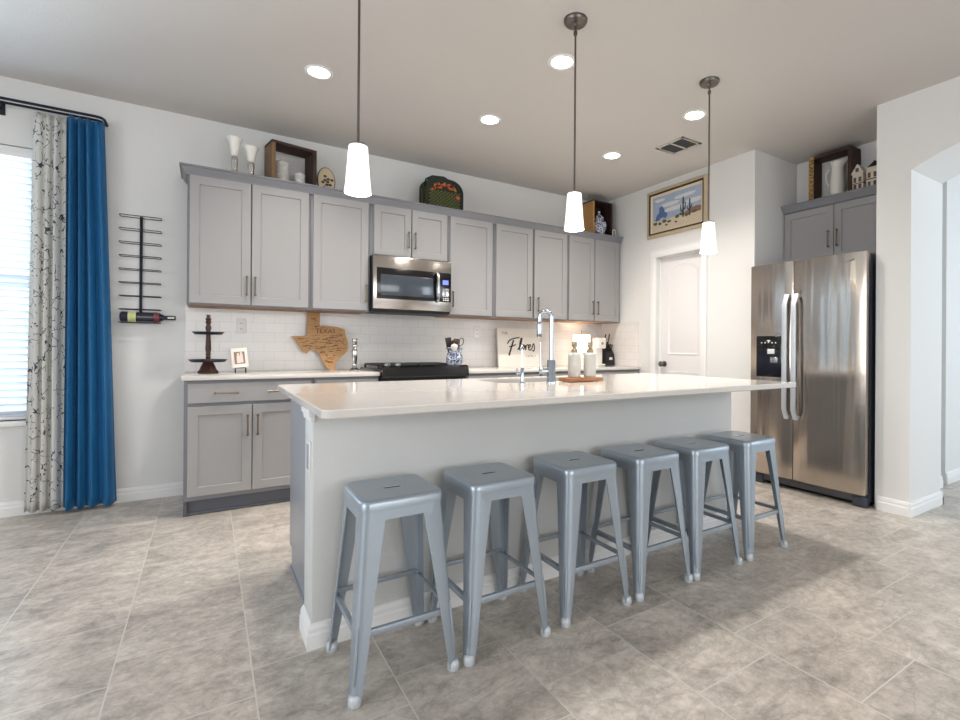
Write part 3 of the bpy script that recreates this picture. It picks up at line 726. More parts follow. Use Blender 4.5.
# ------------------------------------------------------------------ fridge
FX, FY0, FY1, FT = 3.85, 1.642, 2.516, 1.808; SP = 2.153
root = thing('refrigerator', 'large stainless side-by-side refrigerator in the wall alcove', 'refrigerator', (4.2, 2.07, 0))
MB().box(3.925, 4.58, FY0 + .004, FY1 - .004, .03, FT - .012, .004).build('cabinet_shell', M_FSIDE, root)
def fdoor(y0, y1):
    m = MB(); n = 10; z0, z1 = .092, FT
    def sec(z, ins):
        pts = [(3.918, y1 - ins), (3.918, y0 + ins)]
        mid, hw = (y0 + y1) / 2, (y1 - y0) / 2
        for i in range(n + 1):
            y = y0 + ins + (y1 - y0 - 2 * ins) * i / n; u = (y - mid) / hw
            pts.append((FX - .006 * (1 - u * u) + .010 * abs(u) ** 12 + ins, y))
        return [Vector((x, y, z)) for x, y in pts]
    m.rings([sec(z0, .004), sec(z0 + .004, 0), sec(z1 - .004, 0), sec(z1, .004)]); return m
dl = fdoor(SP + .003, FY1).build('freezer_door', M_FRIDGE, root, smooth=40)
dr = fdoor(FY0, SP - .003).build('fridge_door', M_FRIDGE, root, smooth=40)
def fhandle(y, d):
    m = MB(); xs = lambda t: FX - .022 - .034 * math.sin(PI * max(0, min(1, t))) ** .5
    rg = []
    for i in range(13):
        t = i / 12; z = .565 + (1.545 - .565) * t; x = FX - .006 - .050 * min(1, math.sin(PI * t) * 4 + .25)
        rg.append([Vector((x + a, y + b, z)) for a, b in ((-.006, -.018), (-.010, 0), (-.006, .018), (.006, .018), (.006, -.018))])
    m.rings(rg)
    for z in (.58, 1.53): m.box(FX - .03, FX + .004, y - .011, y + .011, z - .014, z + .014, .003)
    m.build('handle', mat('fridge_handle', (206, 212, 220), .42, .6), d, smooth=40)
fhandle(SP + .036, dl); fhandle(SP - .036, dr)
o = MB().box(FX - .012, FX + .01, 2.238, 2.456, .886, 1.222, .010).build('water_dispenser', M_BLACK, dl)
MB().box(FX - .014, FX - .010, 2.25, 2.444, .898, 1.10, .006).build('dispenser_recess', mat('dispenser_recess', (10, 14, 30), .25), o)
MB().box(FX - .020, FX - .011, 2.292, 2.352, 1.075, 1.115, .003).build('water_paddle', M_WHITEP, o)
MB().box(FX - .018, FX - .011, 2.268, 2.328, 1.005, 1.05, .003).build('ice_paddle', M_STEEL2, o)
m = MB()
for i in range(5): m.lathe([(.006, 0), (.006, .001)], (FX - .0125, 2.285 + i * .03, 1.165 + (.006 if i == 2 else 0)), 8, (-1, 0, 0))
m.box(FX - .0135, FX - .012, 2.33, 2.36, 1.178, 1.186); m.build('buttons', M_WHITEP, o)
m = MB(); m.tube([(FX - .0055, 1.770 - .055 * t, 1.748 + .010 * t * t - .003 * math.sin(PI * t)) for t in [k / 10 for k in range(11)]], [.0012 + .0022 * (k / 10) for k in range(11)], 8); m.build('logo', mat('logo_grey', (84, 80, 74), .4, .6), dr)
m = MB(); m.box(3.895, 3.93, FY0 + .02, FY1 - .01, .03, .085, .004); m.build('toe_grille', mat('grille_grey', (88, 90, 94), .4, .3), root)
m = MB()
for y in (FY0 + .05, FY1 - .05): MB().box(3.885, 3.95, y - .045, y + .045, .0, .075, .006).build('leg', M_FSIDE, root)
m = MB(); m.box(3.95, 4.55, FY0 + .03, FY1 - .03, 0, .03); m.build('base_pan', M_BLACKM, root)
# cabinet above the fridge
fc = cabinet('wall_cabinet', 'grey double-door cabinet above the refrigerator in the alcove', 'cabinet', '-x', 4.398, .20, 1.621, PY - .003, 1.85, 2.345,
             [(2.112, 2.532, 1.868, 2.325, 2.146, 2.04), (1.672, 2.106, 1.868, 2.325, 2.078, 2.04)])
crown_path([(4.385, PY - .002), (4.385, 1.621)], [(-1, 0), (-1, 0)], 2.332).build('crown_molding', M_CABD, fc, smooth=25)
MB().box(4.385, AX - .003, 1.621, PY - .003, 2.346, 2.394).build('top_board', M_CABD, fc)

# ------------------------------------------------------------------ lights
def make_pendant(label):
    root = thing('pendant_light', label, 'lamp', (0, 0, ZC), 'pendant lights over the island')
    MB().lathe([(.062, 0), (.062, -.010), (.055, -.020), (.016, -.026), (.008, -.034), (0, -.036)], (0, 0, ZC), 28).build('canopy', M_NICKEL, root)
    m = MB(); m.lathe([(.005, -.03), (.005, -.055), (.011, -.062), (.011, -.078), (.005, -.086)], (0, 0, ZC), 12)
    m.cyl((0, 0, ZC - .08), (0, 0, 1.93), .0052, n=12); m.build('rod', M_NICKEL, root)
    MB().lathe([(.008, .0), (.020, -.004), (.034, -.010), (.034, -.022), (.0, -.022)], (0, 0, 1.937), 20).build('shade_cap', M_NICKEL, root)
    m = MB(); n = 32
    C = lambda r, z: [Vector((r * math.cos(2 * PI * i / n), r * math.sin(2 * PI * i / n), z)) for i in range(n)]
    m.rings([C(.028, 1.920), C(.035, 1.921), C(.0375, 1.916), C(.042, 1.85), C(.0475, 1.78), C(.0525, 1.735), C(.051, 1.732), C(.046, 1.78), C(.0405, 1.85), C(.036, 1.912), C(.028, 1.915)], False, False)
    m.build('glass_shade', M_SHADE, root)
    return root
PLAB = ['lit white glass pendant lamp hanging over the left part of the island, lowest in view', 'lit white glass pendant lamp hanging over the island middle, by the faucet', 'lit white glass pendant lamp at the right island end, by the painting']
proto = make_pendant(PLAB[0])
for i, x in enumerate((.506, 1.610, 2.700)):
    o = proto if i == 0 else copy_tree(proto); o.location = (x, 2.062, ZC); o['label'] = PLAB[i]
    l = bpy.data.lights.new('pendant_bulb', 'POINT'); l.energy = 9; l.color = WARM; l.shadow_soft_size = .03
    lo = bpy.data.objects.new('pendant_bulb', l); COL.objects.link(lo); lo.location = (x, 2.062, 1.765)
CANS = [(.576, 3.337, 'round recessed ceiling light nearest the left pendant, above the left cabinets'), (1.780, 2.409, 'round recessed ceiling light beside the middle pendant canopy'), (1.780, 3.318, 'round recessed ceiling light above the microwave side of the kitchen'),
        (3.023, 3.332, 'round recessed ceiling light in the far corner, left of the air vent'), (3.000, 2.419, 'round recessed ceiling light beside the right pendant rod, above the vent')]
proto = None
for i, (x, y, lab) in enumerate(CANS):
    if proto is None:
        proto = thing('recessed_light', lab, 'ceiling light', (x, y, ZC), 'recessed ceiling lights')
        MB().lathe([(.062, 0), (.086, 0), (.086, -.003), (.080, -.006), (.064, -.004)], (x, y, ZC), 32, cap=False).build('trim_ring', M_TRIM, proto)
        MB().lathe([(0, -.001), (.066, -.001), (.066, -.0035), (0, -.0035)], (x, y, ZC), 32).build('lens', M_LENS, proto); o = proto
    else:
        o = copy_tree(proto); o.location = (x, y, ZC); o['label'] = lab
    l = bpy.data.lights.new('downlight', 'SPOT'); l.spot_size = math.radians(138); l.spot_blend = 1.0; l.energy = 108; l.color = WARM; l.shadow_soft_size = .06
    lo = bpy.data.objects.new('downlight', l); COL.objects.link(lo); lo.location = (x, y, ZC - .012)
root = thing('air_vent', 'white ceiling air vent with two dark grilles', 'vent', (3.335, 2.855, ZC))
m = MB(); m.box(3.215, 3.455, 2.712, 2.722, ZC - .008, ZC); m.box(3.215, 3.455, 2.988, 2.998, ZC - .008, ZC); m.box(3.215, 3.24, 2.712, 2.998, ZC - .008, ZC); m.box(3.43, 3.455, 2.712, 2.998, ZC - .008, ZC); m.box(3.215, 3.455, 2.847, 2.863, ZC - .008, ZC)
m.box(3.215, 3.455, 2.712, 2.735, ZC - .008, ZC); m.box(3.215, 3.455, 2.975, 2.998, ZC - .008, ZC)
m.build('frame', M_VENT, root)
MB().box(3.238, 3.432, 2.73, 2.98, ZC - .002, ZC - .0005).build('duct_back', M_VENTD, root)
m = MB()
for i in range(12): m.obox(Matrix.Translation((3.248 + i * .0158, 2.855, ZC - .005)) @ Matrix.Rotation(.7, 4, 'Y'), .008, .25, .001)
m.build('louvers', M_VENTD, root)

# ------------------------------------------------------------------ curtains
def cloth(x0t, x1t, x0b, x1b, zt, zb, y, folds, amp, seed, gather=.6):
    rnd = random.Random(seed); m = MB(); nu, nv = 110, 40; ph = [rnd.uniform(0, 6) for _ in range(4)]
    rows = []
    for j in range(nv + 1):
        v = j / nv; z = zt + (zb - zt) * v; row = []
        for i in range(nu + 1):
            u = i / nu; a = 2 * PI * folds * u + ph[0] + .9 * math.sin(2 * PI * u + ph[1] + .8 * v) + .6 * math.sin(2.2 * v + ph[2])
            k = amp * (gather + (1 - gather) * min(1, v * 1.6 + .2)) * (.75 + .25 * math.sin(5 * u + ph[3] + v))
            x = (x0t + (x1t - x0t) * u) * (1 - v) + (x0b + (x1b - x0b) * u) * v
            row.append(Vector((x + .35 * k * math.cos(2 * a) * .3, y + k * math.sin(a), z + (.006 * math.sin(a) if j == nv else 0))))
        rows.append(row)
    m.rings(rows, False, False, closed=False)
    return m
def curtain(name, lab, mt, *a):
    o = solo(cloth(*a), name, mt, lab, 'curtain', ((a[2] + a[3]) / 2, a[6], a[5]), smooth=60)
    md = o.modifiers.new('thickness', 'SOLIDIFY'); md.thickness = .003; md.offset = 0
    return o
c1 = curtain('patterned_curtain', 'white curtain printed with dark scrolls, beside the window', M_PRINT, -.955, -.797, -.985, -.800, 2.615, .030, D - .085, 3.3, .030, 3)
c2 = curtain('velvet_curtain', 'royal blue velvet curtain hanging right of the printed curtain', M_VELVET, -.792, -.600, -.796, -.522, 2.622, .022, D - .100, 4.0, .046, 12)
root = thing('curtain_rod', 'black double curtain rod above the window', 'curtain rod', (-1.9, D, 2.64))
m = MB(); m.tube([(-3.25, D - .145, 2.640), (-.64, D - .145, 2.640), (-.612, D - .135, 2.640), (-.600, D - .11, 2.640), (-.600, D - .002, 2.640)], .009, 10); m.build('front_rod', M_IRON, root)
m = MB(); m.tube([(-3.22, D - .072, 2.640), (-.64, D - .072, 2.640), (-.622, D - .06, 2.640), (-.618, D - .002, 2.640)], .008, 10); m.build('rear_rod', M_IRON, root)
for bx in (-1.122, -2.6):
    m = MB(); m.box(bx - .012, bx + .012, D - .15, D - .002, 2.622, 2.632, .002); m.box(bx - .02, bx + .02, D - .008, D - .001, 2.58, 2.665, .002); m.build('bracket', M_IRON, root)

# wine rack and bottle
root = thing('wine_rack', 'black wall-mounted wine rack with eight wire holders', 'wine rack', (-.405, D, 1.30))
MB().box(-.4135, -.3965, D - .016, D - .001, 1.285, 2.03, .002).build('spine', M_IRON, root)
for i in range(9):
    z = 2.018 - i * .0935; m = MB()
    x0, x1, d = -.515, -.290, .088
    m.tube([(x0, D - .018, z), (x0 - .004, D - .03, z), (x0 - .004, D - d, z), (x0 + .004, D - d - .008, z), (x1 - .004, D - d - .008, z), (x1 + .004, D - d, z), (x1 + .004, D - .03, z), (x1, D - .018, z), (x0, D - .018, z)], .0028, 8)
    m.build('holder', M_IRON, root)
zb = 1.310 - .001; yb = D - .058
bz = 2.018 - 8 * .0935 + .0028 + .037
root = thing('wine_bottle', 'dark wine bottle lying in the lowest holder of the wall rack', 'bottle', (-.36, yb, bz - .037))
L0 = -.515
MB().lathe([(.030, 0), (.0365, .006), (.037, .012), (.037, .205), (.034, .222), (.022, .243), (.0155, .252), (.0145, .262)], (L0, yb, bz), 24, (1, 0, 0)).build('bottle_glass', M_BOTTLE, root)
MB().lathe([(.0374, .045), (.0374, .09)], (L0, yb, bz), 24, (1, 0, 0)).build('label', M_LABEL, root)
MB().lathe([(.0145, .26), (.0152, .262), (.0152, .318), (.0, .319)], (L0, yb, bz), 18, (1, 0, 0)).build('foil', M_BLACKM, root)
m = MB(); m.lathe([(.0376, .19), (.0376, .204), (.0345, .2225)], (L0, yb, bz), 24, (1, 0, 0)); m.build('neck_band', M_RED, root)
m = MB(); m.box(L0 + .27, L0 + .31, yb - .0156, yb - .0150, bz - .006, bz + .006); m.build('foil_label', M_PAPER, root)

# ------------------------------------------------------------------ on the back counter
def turned(prof, c, n=24): return MB().lathe(prof, c, n)
# two-tier stand
sx, sy = .004, 4.22
root = thing('tiered_stand', 'two-tier serving stand with dark trays and turned wooden post', 'stand', (sx, sy, ZCT))
turned([(.062, 0), (.064, .010), (.060, .018), (.052, .026), (.044, .05), (.026, .085), (.016, .10), (.013, .103)], (sx, sy, ZCT), 28).build('base', M_WOODD, root)
turned([(.013, .10), (.017, .115), (.012, .125), (.017, .135), (.013, .145), (.018, .17), (.014, .27), (.013, .30), (.019, .325), (.013, .342), (.012, .352), (.019, .365), (.012, .375), (.019, .385), (.013, .398), (.008, .402), (.015, .410), (.012, .416), (0, .417)], (sx, sy, ZCT), 20).build('post', M_WOODD, root)
for z, r in ((1.000, .116), (1.196, .096)):
    turned([(.014, 0), (r - .014, 0), (r, .014), (r + .004, .016), (r + .002, .019), (r - .012, .006), (.014, .005)], (sx, sy, z - .006), 36).build('tray', mat('tray_dark', (34, 38, 56), .4, .3), root)
# photo frame on a little easel
root = thing('photo_frame', 'small white photo frame on a black easel beside the tiered stand', 'picture frame', (.198, 4.21, ZCT))
tl = Matrix.Translation((.198, 4.222, ZCT + .108)) @ Matrix.Rotation(-.09, 4, 'Y') @ Matrix.Rotation(-.2, 4, 'X')
MB().obox(tl, .105, .010, .145, .002).build('frame', M_WHITEC, root)
mm = MB(); mm.obox(tl @ Matrix.Translation((0, -.0055, 0)), .068, .001, .09); o = mm.build('photograph', mat('sepia_photo', (150, 116, 96), .5, var=.4, vscale=26), root)
m = MB(); m.obox(tl @ Matrix.Translation((-.008, -.0062, -.012)), .022, .0006, .055, .0); m.obox(tl @ Matrix.Translation((.012, -.0062, -.006)), .020, .0006, .06); m.obox(tl @ Matrix.Translation((-.008, -.0062, .026)), .014, .0006, .018); m.obox(tl @ Matrix.Translation((.012, -.0062, .033)), .014, .0006, .018)
m.build('pictured_couple', mat('photo_light', (226, 214, 206), .5), o)
m = MB()
for x in (.172, .238): m.tube([(x, 4.19, ZCT + .001), (x, 4.192, ZCT + .03), (x, 4.205, ZCT + .032), (x, 4.238, ZCT + .034), (x, 4.262, ZCT + .001)], .003, 8)
m.tube([(.172, 4.235, ZCT + .034), (.238, 4.235, ZCT + .034)], .003, 8)
m.build('easel', M_BLACKM, root)
# Texas cutting board leaning on the backsplash
TX = [(0.693, 1.392), (0.791, 1.392), (0.789, 1.284), (0.819, 1.287), (0.869, 1.282), (0.902, 1.28), (0.936, 1.275), (0.987, 1.258), (0.995, 1.209), (1.011, 1.156), (1.014, 1.111), (1.005, 1.071), (0.974, 1.04), (0.931, 1.005), (0.91, 0.974), (0.904, 0.914), (0.863, 0.914), (0.83, 0.941), (0.811, 0.98), (0.787, 1.032), (0.771, 1.062), (0.743, 1.079), (0.711, 1.079), (0.683, 1.049), (0.652, 1.07), (0.625, 1.117), (0.602, 1.159), (0.571, 1.193), (0.69, 1.195)]
ly = lambda z: 4.40 + (z - .914) * .12
m = MB(); m.prism(TX, lambda x, z: Vector((x, ly(z), z)), lambda x, z: Vector((x, ly(z) + .018, z)))
bmesh.ops.triangulate(m.bm, faces=[f for f in m.bm.faces if len(f.verts) > 4])
tb = solo(m, 'cutting_board', M_BAMBOO, 'Texas-shaped bamboo cutting board leaning on the white tile', 'cutting board', (.79, 4.41, ZCT), smooth=20)
m = MB(); fn = lambda cx, cz: (lambda x, y, z: Vector((cx + x, ly(cz + y) - .0006 - z, cz + y)))
m.text('TEXAS', .054, fn(.832, 1.238), .0004)
rnd = random.Random(5)
def in_poly(x, z):
    c = False; j = len(TX) - 1
    for i in range(len(TX)):
        (xi, zi), (xj, zj) = TX[i], TX[j]
        if (zi > z) != (zj > z) and x < (xj - xi) * (z - zi) / (zj - zi) + xi: c = not c
        j = i
    return c
k = 0
while k < 120:
    x, z, l = rnd.uniform(.6, 1.0), rnd.uniform(.93, 1.37), rnd.uniform(.012, .05)
    if (.75 < x + l and x < .92 and 1.205 < z < 1.265) or not all(in_poly(x + a, z + b) for a, b in ((-.012, 0), (l + .012, 0), (0, -.012), (l, .012))): continue
    h = rnd.choice((.0022, .0035, .005)); s_ = rnd.uniform(-.3, .3); k += 1
    m.prism([(x, z), (x + l, z + l * s_), (x + l, z + l * s_ + h), (x, z + h)], lambda x, z: Vector((x, ly(z) - .0008, z)), lambda x, z: Vector((x, ly(z) + .0008, z)))
m.build('engraved_pattern', M_BURN, tb, smooth=0)
# candlestick
c = (1.012, 4.19)
root = thing('candlestick', 'silver baluster candlestick between the wooden board and the range', 'candlestick', (*c, ZCT))
turned([(.042, 0), (.044, .006), (.038, .014), (.022, .024), (.016, .04), (.015, .055), (.021, .10), (.024, .15), (.023, .17), (.014, .185), (.011, .195), (.022, .2), (.022, .208), (.012, .216)], (*c, ZCT), 28).build('stem', M_SILVER, root)
turned([(.012, .214), (.019, .225), (.019, .250), (.024, .256), (.022, .262), (.0, .262)], (*c, ZCT), 24).build('candle_cup', M_SILVER, root)
# crock on the range right rear corner and its utensils
c = (1.806, 3.985); ZK = .9325
root = thing('utensil_crock', 'blue and white patterned crock of utensils on the right end of the range', 'crock', (*c, ZK))
m = MB(); pr = [(.055, 0), (.062, .006), (.066, .02), (.080, .06), (.082, .09), (.074, .125), (.066, .145), (.070, .165), (.086, .188), (.084, .190), (.066, .167), (.060, .145), (.068, .12), (.07, .06), (.05, .012), (0, .010)]
m.lathe([(a * .90, b * .92) for a, b in pr], (*c, ZK), 32, cap=False); m.build('body', M_PORC2, root)
def utensil(name, lab, mt, tilt, rot, parts):
    q = Matrix.Translation((c[0] + (tilt * .07 if tilt < .3 else -.02), c[1] - rot * .07, ZK + .016)) @ Matrix.Rotation(rot * .8, 4, 'X') @ Matrix.Rotation(tilt * .8, 4, 'Y')
    root = thing(name, lab, 'utensil', tuple(q.translation), 'utensils in the blue crock')
    for pn, mt2, fn in parts:
        m = MB(); fn(m); bmesh.ops.transform(m.bm, matrix=q, verts=m.bm.verts); m.build(pn, mt2, root)
H_ = lambda L: ('handle', M_BLACKM, lambda m: m.tube([(0, 0, .0), (0, 0, L)], .006, 8))
def spoon(m, z): m.lathe([(0, 0), (.022, .012), (.032, .035), (.028, .06), (.0, .075)], (0, 0, z), 16)
def paddle(m, z): m.box(-.028, .028, -.003, .003, z, z + .085, .003)
utensil('spatula', 'black slotted spatula standing at the left of the crock', M_BLACKM, -.20, -.08, [H_(.165), ('blade', M_BLACKM, lambda m: paddle(m, .165))])
utensil('cooking_spoon', 'dark wooden cooking spoon standing in the crock middle', M_WOODD, -.03, .10, [('handle', M_WOODD, lambda m: m.tube([(0, 0, 0), (0, 0, .165)], .006, 8)), ('bowl', M_WOODD, lambda m: spoon(m, .16))])
utensil('turner', 'black turner standing at the back of the crock', M_BLACKM, .15, -.14, [H_(.155), ('blade', M_BLACKM, lambda m: paddle(m, .155))])
utensil('white_scoop', 'short white scoop at the front left of the crock rim', M_WHITEC, -.12, .24, [('handle', M_WHITEC, lambda m: m.tube([(0, 0, 0), (0, 0, .14)], .008, 8)), ('bowl', M_WHITEC, lambda m: spoon(m, .125))])
def loop(m): m.tube([(.024 * math.cos(t) , 0, .225 + .034 * math.sin(t)) for t in [i * 2 * PI / 20 for i in range(21)]], .004, 8)
utensil('ladle', 'steel loop-ended utensil leaning right out of the crock', M_NICKEL, .46, 0, [('handle', M_NICKEL, lambda m: m.tube([(0, 0, .04), (0, 0, .195)], .005, 8)), ('loop', M_NICKEL, loop)])
# family name sign
SG = (2.478, 2.992); sl = lambda z: 4.395 + (z - .914) * .10
m = MB(); zt = 1.312; n = 3
for i in range(n):
    a, b = .914 + (zt - .914) * i / n, .914 + (zt - .914) * (i + 1) / n - .003
    m.prism([(SG[0], a), (SG[1], a), (SG[1], b), (SG[0], b)], lambda x, z: Vector((x, sl(z), z)), lambda x, z: Vector((x, sl(z) + .014, z)))
m.prism([(SG[0] + .002, .916), (SG[1] - .002, .916), (SG[1] - .002, zt - .004), (SG[0] + .002, zt - .004)], lambda x, z: Vector((x, sl(z) + .006, z)), lambda x, z: Vector((x, sl(z) + .018, z)))
sign = solo(m, 'name_sign', mat('sign_white', (226, 220, 212), .6, var=.04, vscale=12), 'white plank sign with handwritten family name leaning behind the faucet', 'sign', (2.73, 4.41, ZCT), smooth=0)
for i, sx_ in enumerate((SG[0], SG[1])):
    pass
m = MB(); fn = lambda cx, cz: (lambda x, y, z: Vector((cx + x, sl(cz + y) - .0006 - z, cz + y)))
m.text('THE', .040, fn(2.565, 1.258), .0004); m.text('FAMILY', .040, fn(2.875, 1.020), .0004)
m.build('small_lettering', M_INKG, sign, smooth=0)
m = MB()
def stroke(pts, r=.0055):
    P = []
    for i in range(len(pts) - 1):
        p0, p1, p2, p3 = pts[max(i - 1, 0)], pts[i], pts[i + 1], pts[min(i + 2, len(pts) - 1)]
        for k in range(6):
            t = k / 6
            P.append(tuple(.5 * (2 * p1[a] + (p2[a] - p0[a]) * t + (2 * p0[a] - 5 * p1[a] + 4 * p2[a] - p3[a]) * t * t + (3 * p1[a] - p0[a] - 3 * p2[a] + p3[a]) * t ** 3) for a in (0, 1)))
    P.append(pts[-1]); m.tube([(x, sl(z) - .0012, z) for x, z in P], r, 6, 1)
stroke([(2.668, 1.186), (2.652, 1.150), (2.632, 1.100), (2.606, 1.030)], .0085)
stroke([(2.592, 1.150), (2.620, 1.186), (2.675, 1.206), (2.738, 1.216)], .0062)
stroke([(2.610, 1.120), (2.645, 1.124), (2.690, 1.142)], .0062)
stroke([(2.712, 1.088), (2.742, 1.130), (2.772, 1.196), (2.760, 1.206), (2.742, 1.150), (2.736, 1.092), (2.752, 1.086)], .0062)
stroke([(2.782, 1.138), (2.762, 1.118), (2.764, 1.090), (2.786, 1.092), (2.796, 1.120), (2.784, 1.140), (2.800, 1.136)], .0058)
stroke([(2.808, 1.136), (2.812, 1.086), (2.818, 1.120), (2.834, 1.142), (2.846, 1.134)], .0058)
stroke([(2.842, 1.108), (2.866, 1.120), (2.872, 1.140), (2.856, 1.140), (2.846, 1.106), (2.858, 1.084), (2.884, 1.096)], .0058)
stroke([(2.888, 1.098), (2.912, 1.154), (2.924, 1.110), (2.912, 1.076), (2.892, 1.082)], .0058)
m.build('script_lettering', M_INK, sign)
# corner lamp, small white appliance, knife block
root = thing('table_lamp', 'small glowing lamp with white shade on the back counter corner', 'lamp', (3.47, 4.30, ZCT))
turned([(.05, 0), (.05, .012), (.018, .022), (.03, .07), (.034, .09), (.012, .13), (.010, .22), (.018, .225), (.0, .23)], (3.47, 4.30, ZCT), 24).build('base', M_WHITEC, root)
n = 28; C = lambda r, z: [Vector((3.47 + r * math.cos(2 * PI * i / n), 4.30 + r * math.sin(2 * PI * i / n), z)) for i in range(n)]
MB().rings([C(.100, 1.065), C(.094, 1.258), C(.091, 1.258), C(.097, 1.065), C(.100, 1.065)], False, False).build('shade', M_LAMP, root)
m = MB(); m.cyl((3.47, 4.30, 1.13), (3.47, 4.30, 1.285), .006); m.lathe([(.012, 0), (.015, .01), (.0, .024)], (3.47, 4.30, 1.278), 14)
for t in (0, 2 * PI / 3, 4 * PI / 3): m.cyl((3.47, 4.30, 1.253), (3.47 + .093 * math.cos(t), 4.30 + .093 * math.sin(t), 1.255), .002, n=6)
m.build('finial', M_NICKEL, root)
l = bpy.data.lights.new('lamp_bulb', 'POINT'); l.energy = 2.0; l.color = (1, .80, .60); l.shadow_soft_size = .025
lo = bpy.data.objects.new('lamp_bulb', l); COL.objects.link(lo); lo.location = (3.47, 4.30, 1.20)
root = thing('can_opener', 'tall white countertop appliance between lamp and knife block', 'appliance', (3.715, 4.30, ZCT))
MB().box(3.655, 3.775, 4.245, 4.36, ZCT, ZCT + .02, .006).build('base', M_WHITEP, root)
MB().box(3.668, 3.765, 4.285, 4.355, ZCT + .018, 1.225, .012).build('column', M_WHITEP, root)
MB().box(3.658, 3.775, 4.235, 4.355, 1.105, 1.228, .014).build('head', mat('white_plastic_warm', (232, 226, 218), .35), root)
MB().cyl((3.716, 4.228, 1.165), (3.716, 4.237, 1.165), .016).build('drive_knob', mat('knob_grey', (150, 148, 146), .4), root)
root = thing('knife_block', 'black knife block full of knives beside the pantry wall', 'knife block', (3.862, 4.31, ZCT))
m = MB(); m.prism([(4.25, ZCT), (4.37, ZCT), (4.385, 1.12), (4.345, 1.145), (4.262, 1.045)], lambda y, z: (3.803, y, z), lambda y, z: (3.918, y, z)); m.build('block', M_BLACKM, root, smooth=20)
m = MB(); m.box(3.838, 3.884, 4.2515, 4.2545, .978, 1.008); m.build('emblem', M_WHITEP, root)
kg = 'knives in the black block'; rnd = random.Random(3)
KN = [(3.822, 4.30, .10, 'black-handled knife at the left front of the knife block'), (3.848, 4.295, .085, 'black-handled knife second from left in the block front row'), (3.874, 4.295, .085, 'black-handled knife third from left in the block front row'), (3.900, 4.297, .075, 'black-handled knife at the right front of the knife block'),
      (3.828, 4.345, .14, 'tall brown-handled knife at the left back of the knife block'), (3.890, 4.345, .145, 'tallest brown-handled knife at the right back of the block'), (3.858, 4.345, .10, 'silver-ended sharpening steel in the middle of the block')]
M_KB = mat('brown_handle', (92, 56, 44), .5)
for i, (x, y, L, lab) in enumerate(KN):
    z = 1.045 + (y - 4.262) / .083 * .1 if y < 4.345 else 1.143
    d = Vector((rnd.uniform(-.06, .06), -.30, .95)).normalized(); p = Vector((x, y, z - .004)) 
    root = thing('steak_knife' if i < 4 else 'kitchen_knife', lab, 'knife', tuple(p), kg)
    m = MB(); m.tube([p + d * t * L for t in (0, .2, .5, .8, .95, 1)], [.007, .008, .0075, .0085, .009, .005], 8, .7); m.build('handle', M_BLACKM if i < 4 else (M_KB if i < 6 else M_STEEL2), root)
    MB().tube([p - d * .02, p + d * .004], .005, 8, .5).build('bolster', M_STEEL2, root)
# outlets in the backsplash
for i, x in enumerate((.222, 2.285)):
    o = solo(MB().box(x - .035, x + .035, D - .014, D - .008, 1.208, 1.322, .003), 'wall_outlet', mat('outlet_white', (236, 234, 232), .4), ('white wall outlet in the tile above the small photo frame', 'white wall outlet in the tile left of the family name sign')[i], 'outlet', (x, D - .008, 1.265), 'outlets in the backsplash')
    m = MB()
    for z in (1.245, 1.287): m.box(x - .008, x - .005, D - .0145, D - .0138, z - .006, z + .006); m.box(x + .005, x + .008, D - .0145, D - .0138, z - .006, z + .006)
    m.build('slots', M_INKG, o)

# ------------------------------------------------------------------ on top of the wall cabinets
TZ = 2.3645                                   # top of crown
TB = 2.345                                   # board the things stand on
yt = 4.265
def cand_vase(x, y, h, lab):
    z = TB; root = thing('pillar_holder', lab, 'candle holder', (x, y, z), 'white pillar holders above the left cabinet')
    turned([(.040, 0), (.042, .006), (.030, .016), (.022, .03), (.020, h * .30), (.024, h * .42), (.022, h * .52), (.016, h * .56)], (x, y, z), 24).build('stem', M_SILVER, root)
    turned([(.016, h * .55), (.026, h * .60), (.030, h * .72), (.038, h * .86), (.052, h * .97), (.052, h), (.046, h), (.03, h * .84), (.0, h * .8)], (x, y, z), 24).build('cup', M_WHITEC, root)
cand_vase(.158, 4.272, .300, 'taller white flared pillar holder at the far left cabinet top')
cand_vase(.266, 4.272, .255, 'shorter white flared pillar holder beside the wooden crate')
def crate(name, lab, face, a0, a1, p0, p1, z0, z1, th=.016, m_out=M_CRATE, back=False, edge=M_CRATEL):
    """open box lying on its side; a along the wall, p from front to back"""
    f = (lambda a, p, z: Vector((a, p, z))) if face == '-y' else (lambda a, p, z: Vector((p, a, z)))
    base = f((a0 + a1) / 2, (p0 + p1) / 2, z0); root = thing(name, lab, 'crate', base)
    def bx(a, b, c, d, e, g, nm, mt):
        u, v = f(a, c, e), f(b, d, g); m = MB(); m.box(u.x, v.x, u.y, v.y, u.z, v.z, .002); return m.build(nm, mt, root, smooth=20)
    bx(a0, a1, p0, p1, z0, z0 + th, 'bottom_board', m_out); bx(a0, a1, p0, p1, z1 - th, z1, 'top_board', m_out)
    bx(a0, a0 + th * 1.4, p0, p1, z0 + th + .0005, z1 - th - .0005, 'end_board', edge if face == '-y' else m_out); bx(a1 - th * 1.4, a1, p0, p1, z0 + th + .0005, z1 - th - .0005, 'end_board', m_out if face == '-y' else edge)
    if back: bx(a0 + th * 1.4, a1 - th * 1.4, p1 - .012, p1, z0 + th + .0005, z1 - th - .0005, 'back_board', m_out)
    return root
crate('wooden_crate', 'dark open wooden crate framing two white canisters on the cabinet top', '-y', .400, .735, 4.225, 4.413, TB, 2.682, th=.020)
cr = bpy.data.objects['wooden_crate']; c0 = Vector((.400, 4.225, TB)); cr.location = c0 + Matrix.Rotation(.187, 3, 'Z') @ (Vector(cr.location) - c0); cr.rotation_euler[2] = .187
